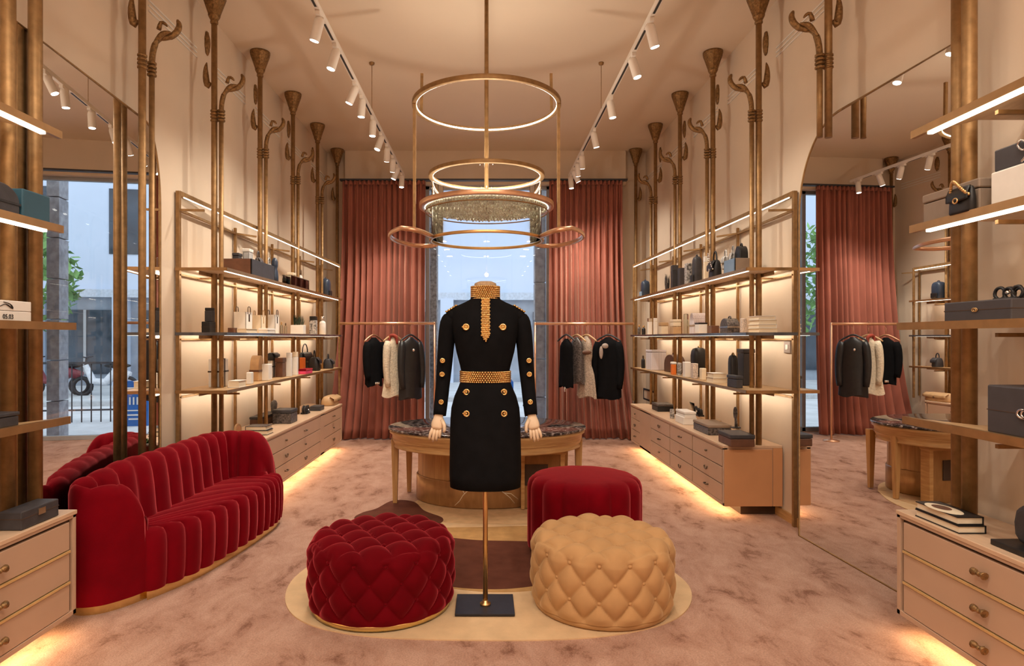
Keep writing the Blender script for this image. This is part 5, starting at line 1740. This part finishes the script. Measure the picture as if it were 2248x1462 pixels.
    ('bag', 1, 2.045, 5.705, 1.922, 0.155, 0.091, 0.251, {'m': 'black', 'metal': 'silver', 'chain': True}, 'handbag', 'black handbag with silver chain beside the slate blue box', 'handbag', None, 0.0),
    ('tube', 1, 2.05, 5.951, 1.922, 0.048, 0.043, 0.238, {'m': 'cream', 'cap': 'white'}, 'carton', 'narrow cream carton between the chain handbag and the tall black bag', 'carton', None, 0.0),
    ('pack', 1, 2.08, 6.304, 1.922, 0.106, 0.082, 0.305, {'m': 'charcoal', 'pocket': 'black'}, 'tall_bag', 'tall charcoal rounded bag on the upper shelf opposite the sofa', 'bag', None, 0.0),
    ('box', 1, 2.03, 6.423, 1.922, 0.079, 0.053, 0.229, {'m': 'print'}, 'printed_box', 'grey and white printed box in front of the tall charcoal bag', 'box', None, 0.0),
    ('box', 1, 2.07, 6.787, 1.922, 0.08, 0.053, 0.222, {'m': 'grey_box'}, 'plain_box', 'shorter dark grey box beside the printed box, upper shelf', 'box', None, 0.0),
    ('tube', 1, 2.04, 6.924, 1.922, 0.07, 0.063, 0.266, {'m': 'charcoal', 'cap': 'grey_box'}, 'carton', 'taller dark grey carton beside the plain dark box, upper shelf', 'carton', None, 0.0),
    ('plant', 1, 2.015, 7.097, 1.922, 0.08, 0.053, 0.212, {'m': 'pattern_dark', 'seed': 4}, 'dried_tuft', 'small dark dried tuft on the upper shelf opposite the sofa', 'dried plant', None, 0.0),
    ('pack', 1, 2.05, 8.236, 1.922, 0.133, 0.102, 0.234, {'m': 'navy', 'pocket': 'blue_box'}, 'rounded_bag', 'blue-black rounded bag at the window end opposite the sofa', 'bag', None, 0.0),
    ('book', 1, 2.105, 4.862, 1.442, 0.2, 0.143, 0.031, {'cm': 'cream'}, 'book', 'bottom cream book in the stack of four on the middle shelf', 'book', 'cream books stacked on the middle shelf', 0.0),
    ('book', 1, 2.102, 4.863, 1.474, 0.194, 0.138, 0.031, {'cm': 'white'}, 'book', 'second from bottom cream book in the stack of four on the middle shelf', 'book', 'cream books stacked on the middle shelf', 0.0),
    ('book', 1, 2.105, 4.865, 1.505, 0.188, 0.134, 0.031, {'cm': 'cream'}, 'book', 'second from top cream book in the stack of four on the middle shelf', 'book', 'cream books stacked on the middle shelf', 0.0),
    ('book', 1, 2.1, 4.862, 1.536, 0.182, 0.13, 0.031, {'cm': 'white'}, 'book', 'top cream book in the stack of four on the middle shelf', 'book', 'cream books stacked on the middle shelf', 0.0),
    ('box', 1, 2.08, 5.163, 1.442, 0.055, 0.037, 0.118, {'m': 'speckle'}, 'speckled_box', 'speckled beige box beside the stack of four cream books', 'box', None, 0.0),
    ('dome', 1, 2.06, 5.402, 1.442, 0.175, 0.103, 0.145, {'m': 'pattern_dark', 'band': 'silver'}, 'domed_bag', 'dark patterned domed bag with pale band, middle shelf', 'handbag', None, 0.0),
    ('box', 1, 2.06, 5.792, 1.442, 0.105, 0.07, 0.07, {'m': 'brown'}, 'leather_box', 'small brown box beside the domed patterned bag', 'box', None, 0.0),
    ('box', 1, 2.0, 5.946, 1.442, 0.119, 0.079, 0.101, {'m': 'white', 'lid': 0.15, 'lm': 'black'}, 'hat_box', 'white box with black lid edge at the front of the middle shelf', 'box', None, 0.0),
    ('dome', 1, 2.15, 6.476, 1.442, 0.136, 0.14, 0.212, {'m': 'plaid', 'band': 'silver', 'handle': False}, 'domed_case', 'white plaid domed case behind the black-lidded white box', 'case', None, 0.0),
    ('box', 1, 2.07, 6.617, 1.442, 0.058, 0.039, 0.207, {'m': 'shelf_glass'}, 'glass_box', 'clear glass box beside the plaid domed case', 'box', None, 0.0),
    ('box', 1, 2.015, 6.799, 1.442, 0.131, 0.087, 0.077, {'m': 'tan'}, 'gift_box', 'lower tan box of the pale pile, middle shelf opposite the sofa', 'box', None, 0.0),
    ('box', 1, 2.015, 6.798, 1.524, 0.121, 0.081, 0.073, {'m': 'cream', 'lid': 0.4}, 'gift_box', 'cream box lying on the tan box, middle shelf opposite the sofa', 'box', None, 0.0),
    ('box', 1, 2.015, 7.262, 1.442, 0.115, 0.077, 0.134, {'m': 'cream', 'lid': 0.3, 'lm': 'tan'}, 'gift_box', 'cream box with tan lid beside the slim white cartons', 'box', None, 0.0),
    ('tube', 1, 2.015, 7.614, 1.442, 0.042, 0.038, 0.196, {'m': 'white'}, 'carton', 'slim white carton, nearer of the pair by the black flask', 'carton', None, 0.0),
    ('tube', 1, 2.015, 7.869, 1.442, 0.053, 0.048, 0.202, {'m': 'white', 'cap': 'silver'}, 'carton', 'slim white carton with silver top, farther of the pair by the black flask', 'carton', None, 0.0),
    ('bottle', 1, 2.01, 8.157, 1.442, 0.047, 0.047, 0.116, {'m': 'black'}, 'flask', 'small black flask, nearer of two at the window end', 'bottle', None, 0.0),
    ('bottle', 1, 2.01, 8.4, 1.442, 0.039, 0.039, 0.132, {'m': 'pattern_dark'}, 'flask', 'small dark flask, farther of two at the window end', 'bottle', None, 0.0),
    ('box', 1, 2.14, 5.262, 1.012, 0.136, 0.091, 0.299, {'m': 'grey_box', 'lid': 0.12}, 'tall_box', 'tall dark grey box at the near end of the lower shelf opposite the sofa', 'box', None, 0.0),
    ('pack', 1, 2.025, 5.241, 1.012, 0.084, 0.065, 0.268, {'m': 'black', 'knob': 'bronze'}, 'tall_bag', 'tall glossy black bag in front of the tall dark grey box', 'bag', None, 0.0),
    ('box', 1, 1.955, 5.021, 1.012, 0.194, 0.05, 0.096, {'m': 'charcoal', 'lid': 0.3}, 'low_box', 'low charcoal box at the front edge before the tall black bag', 'box', None, 0.0),
    ('book', 1, 2.015, 5.588, 1.012, 0.171, 0.122, 0.048, {'cm': 'cream'}, 'book', 'lower cream book of the pair on the lower shelf', 'book', None, 0.0),
    ('book', 1, 2.013, 5.581, 1.052, 0.163, 0.116, 0.044, {'cm': 'white'}, 'book', 'upper cream book of the pair on the lower shelf', 'book', None, 0.0),
    ('box', 1, 2.005, 5.91, 1.012, 0.067, 0.045, 0.109, {'m': 'cream'}, 'small_box', 'small cream box beside the pair of cream books', 'box', None, 0.0),
    ('pack', 1, 2.15, 6.463, 1.012, 0.162, 0.14, 0.312, {'m': 'black', 'pocket': 'navy', 'knob': 'brass'}, 'backpack', 'black backpack with navy pocket on the lower shelf', 'backpack', None, 0.0),
    ('box', 1, 1.98, 6.073, 1.012, 0.074, 0.05, 0.147, {'m': 'speckle'}, 'small_box', 'grey speckled box, in front of the black backpack', 'box', None, 0.0),
    ('box', 1, 1.98, 6.308, 1.012, 0.087, 0.058, 0.153, {'m': 'white'}, 'small_box', 'plain white box in front of the dark chocolate bag', 'box', None, 0.0),
    ('box', 1, 2.0, 6.612, 1.012, 0.054, 0.036, 0.132, {'m': 'print'}, 'small_box', 'tiny printed box between the plain white and orange boxes', 'box', None, 0.0),
    ('box', 1, 1.99, 6.787, 1.012, 0.066, 0.044, 0.135, {'m': 'orange', 'lid': 0.2, 'lm': 'white'}, 'small_box', 'orange box with white lid on the lower shelf opposite the sofa', 'box', None, 0.0),
    ('dome', 1, 2.14, 7.26, 1.012, 0.423, 0.12, 0.232, {'m': 'brown'}, 'domed_bag', 'dark chocolate domed bag behind the small orange box', 'handbag', None, 0.0),
    ('box', 1, 2.07, 7.788, 1.012, 0.264, 0.18, 0.243, {'m': 'plaid', 'lid': 0.12}, 'tweed_box', 'white tweed plaid box on the lower shelf opposite the sofa', 'box', None, 0.0),
    ('bottle', 1, 2.015, 8.201, 1.012, 0.047, 0.047, 0.164, {'m': 'black', 'cap': 'pull'}, 'flask', 'small black flask beside the white tweed box', 'bottle', None, 0.0),
    ('box', 1, 1.962, 5.013, 0.566, 0.272, 0.182, 0.092, {'m': 'brown', 'lid': 0.35, 'lm': 'charcoal'}, 'display_case', 'flat dark case at the near end of the chest opposite the sofa', 'case', None, 0.0),
    ('sculpt', 1, 2.05, 5.252, 0.659, 0.067, 0.067, 0.172, {'m': 'pattern_dark', 'hole': True}, 'ring_sculpture', 'small dark looped sculpture on the flat dark case', 'figure', None, 0.0),
    ('box', 1, 2.0, 5.662, 0.566, 0.394, 0.2, 0.087, {'m': 'pattern_dark', 'lid': 0.3, 'lm': 'taupe'}, 'jewellery_box', 'black mottled box with taupe lid on the chest opposite the sofa', 'box', None, 0.0),
    ('box', 1, 1.955, 6.256, 0.566, 0.27, 0.13, 0.071, {'m': 'white'}, 'flat_box', 'lower long white box on the chest opposite the sofa', 'box', None, 0.0),
    ('box', 1, 1.955, 6.256, 0.628, 0.277, 0.11, 0.062, {'m': 'white', 'lid': 0.4}, 'flat_box', 'upper long white box on the chest opposite the sofa', 'box', None, 0.0),
    ('box', 1, 1.93, 6.631, 0.566, 0.054, 0.036, 0.095, {'m': 'print'}, 'small_box', 'small printed cube at the window end of the long white boxes', 'box', None, 0.0),
    ('book', 1, 2.18, 6.21, 0.566, 0.264, 0.12, 0.044, {'cm': 'tan'}, 'book', 'tan book at the back of the chest under the black coil', 'book', None, 0.0),
    ('cluster', 1, 2.16, 6.485, 0.608, 0.163, 0.08, 0.11, {'m': 'black', 'metal': 'silver'}, 'belt_display', 'coiled black belt display on the tan book', 'belts', None, 0.0),
    ('stand', 1, 2.245, 6.902, 0.566, 0.134, 0.05, 0.137, {'m': 'shelf_glass', 'metal': 'pull'}, 'card_stand', 'green-tinted glass card stand at the back of the chest', 'card stand', None, 0.0),
    ('box', 1, 2.03, 7.352, 0.566, 0.261, 0.18, 0.083, {'m': 'black', 'lid': 0.3, 'lm': 'pattern_dark'}, 'flat_case', 'flat black case near the framed card', 'case', None, 0.0),
    ('frame', 1, 2.15, 8.385, 0.566, 0.635, 0.1, 0.153, {'m': 'black', 'face': 'cream'}, 'picture_frame', 'black framed card at the window end of the chest', 'picture frame', None, 0.0),
]
for r_ in GOODS:
    k_, s_, x_, y_, z_, w_, d_, h_, o_, n_, l_, c_, g_, t_ = r_
    goods(k_, s_, x_, y_, z_, w_, d_, h_, {a: b for a, b in o_.items() if b is not None}, n_, l_, c_, g_, t_)
# ================================================================ goods on the near shelves and chests
def place(kind, s, x, y, z, w, d, h, name, label, cat, turn=0.0, **opt):
    return goods(kind, s, x, y, z, w, d, h, opt, name, label, cat, None, turn)
ZN = {'U': 1.912, 'M': 1.4685, 'L': 1.032, 'K': .586}
# opposite the sofa
place('box', 1, 2.035, 2.735, ZN['U'], .33, .10, .135, 'flat_carton', 'taupe carton behind the little chained bag on the near upper shelf', 'box', m='taupe', lid=.3)
place('bag', 1, 1.955, 2.62, ZN['U'], .13, .04, .105, 'mini_bag', 'small black bag with tangled gold chain on the near upper shelf', 'handbag', m='black', metal='brass', handle=False, chain=True)
place('box', 1, 2.10, 2.325, ZN['U'], .36, .24, .135, 'white_carton', 'white carton under the navy bow box, near upper shelf', 'box', m='white')
bx = place('box', 1, 2.10, 2.325, ZN['U'] + .137, .35, .22, .085, 'bow_box', 'dark navy box with silver wire bow on the white carton', 'box', m='grey_box')
b = MB()
for q in (-1, 1):
    b.tube(catmull([(0, -.118, .05), (q * .03, -.122, .082), (q * .052, -.12, .07), (q * .03, -.12, .045), (0, -.118, .05), (q * .02, -.121, .015), (q * .035, -.121, .004)], 22), .004, 6, up=(0, 1, 0))
b.xform(Matrix.Translation((bx.location.x * 0, 0, 0)))
def attach(mb, name, m, par):
    """mesh given in the thing's own axes"""
    me_o = mb.build(name, m)
    me_o.parent = par
    return me_o
attach(b, 'wire_bow', M['silver'], bx)
fb = place('box', 1, 2.10, 2.57, ZN['M'], .35, .26, .082, 'presentation_case', 'flat dark grey case with gold clasp on the near middle shelf', 'box', m='grey_box', seam=.55, emblem='brass')
place('cluster', 1, 2.10, 2.55, ZN['M'] + .083, .14, .08, .07, 'black_bangle', 'black bangle lying on the flat dark grey case', 'bangle', m='black', metal='silver')
place('box', 1, 2.10, 2.33, ZN['L'], .36, .26, .185, 'lidded_case', 'large dark grey case with silver oval clasp, near lower shelf', 'box', m='grey_box', seam=.48, emblem='silver')
place('book', 1, 2.02, 2.785, ZN['K'], .27, .115, .033, 'book', 'lower black-spined art book on the near chest opposite the sofa', 'book', cm='black')
place('book', 1, 2.02, 2.79, ZN['K'] + .034, .26, .11, .033, 'book', 'upper glossy art book with picture cover on the near chest', 'book', cm='black')
ub = bpy.data.objects[[o.name for o in bpy.data.objects if o.get('label', '').startswith('upper glossy art')][0]]
b = MB(); b.cur = 0
b.add([(.10 * math.cos(a * PI / 10) * (1 if a < 20 else 1), .05 * math.sin(a * PI / 10) - .02, .0336) for a in range(20)], [tuple(range(20))])
attach(b, 'cover_print', M['cream'], ub)
b = MB(); b.add([(.05 * math.cos(a * PI / 10) - .02, .03 * math.sin(a * PI / 10) - .015, .034) for a in range(20)], [tuple(range(20))])
attach(b, 'cover_figure', M['brown'], ub)
dk = thing('desk_clock', 'rounded black display piece on a dark plate, near chest', 'display piece', (0, 0, 0))
MB().box(-.16, .16, -.11, .11, 0, .022).build('plate', M['black'], dk, .003)
b = MB()
P = [(.0, .022), (.10, .022), (.125, .05), (.13, .10), (.12, .15), (.09, .172), (-.09, .172), (-.12, .15), (-.13, .10), (-.125, .05), (-.10, .022)]
vs = [(p[0], q * .05, p[1]) for q in (-1, 1) for p in P]
n_ = len(P)
b.add(vs, [(i, (i + 1) % n_, n_ + (i + 1) % n_, n_ + i) for i in range(n_)] + [tuple(range(n_))[::-1], tuple(range(n_, 2 * n_))], False)
b.build('body', M['charcoal'], dk, .02, 3)
dk.location = (2.10, 2.36, ZN['K']); dk.rotation_euler = (0, 0, -PI / 2)
# sofa side
place('box', -1, 2.015, 2.795, ZN['U'], .17, .09, .125, 'teal_box', 'deep teal square box on the near upper shelf, sofa side', 'box', m='teal')
place('dome', -1, 2.04, 2.595, ZN['U'], .21, .13, .145, 'round_bag', 'rounded black handbag in front of the deep teal box', 'handbag', m='charcoal', handle=True, band='black')
w1 = place('box', -1, 2.09, 2.58, ZN['M'], .36, .24, .043, 'shoe_box', 'lower white box printed 05.03 on the near shelf, sofa side', 'box', m='white')
w2 = place('box', -1, 2.09, 2.58, ZN['M'] + .0445, .36, .24, .042, 'shoe_box', 'upper white box with ink doodle on the near shelf, sofa side', 'box', m='white')
fc = bpy.data.curves.new('lettering', 'FONT')
fc.body = '05.03'; fc.size = .027; fc.extrude = .0006; fc.align_x = 'CENTER'
fo = bpy.data.objects.new('lettering_curve', fc); COL.objects.link(fo)
bpy.context.view_layer.update()
tm = bpy.data.meshes.new_from_object(fo.evaluated_get(bpy.context.evaluated_depsgraph_get()))
bpy.data.objects.remove(fo); tm.name = 'lettering'
tm.materials.clear(); tm.materials.append(M['black'])
lt = bpy.data.objects.new('lettering', tm); COL.objects.link(lt); lt.parent = w1
lt.location = (.045, -.1215, .011); lt.rotation_euler = (PI / 2, 0, 0)
b = MB()
b.tube(catmull([(.0, -.1215, .016), (.03, -.1215, .026), (.06, -.1215, .014), (.07, -.1215, .011), (.055, -.1215, .028), (.02, -.1215, .034)], 16), [.0015] * 4 + [.003] * 8 + [.0015] * 4, 6, up=(0, 1, 0))
attach(b, 'ink_doodle', M['black'], w2)
place('box', -1, 2.09, 2.58, ZN['L'], .24, .22, .058, 'slate_case', 'flat slate grey case on the near lower shelf, sofa side', 'box', m='charcoal', lid=.3)
cs = place('box', -1, 2.013, 2.81, ZN['K'], .235, .10, .078, 'leather_case', 'black leather case with silver clasp on the near chest, sofa side', 'box', m='charcoal', seam=.6)
b = MB(); b.box(-.022, .022, -.056, -.049, .040, .068); attach(b, 'clasp', M['silver'], cs)
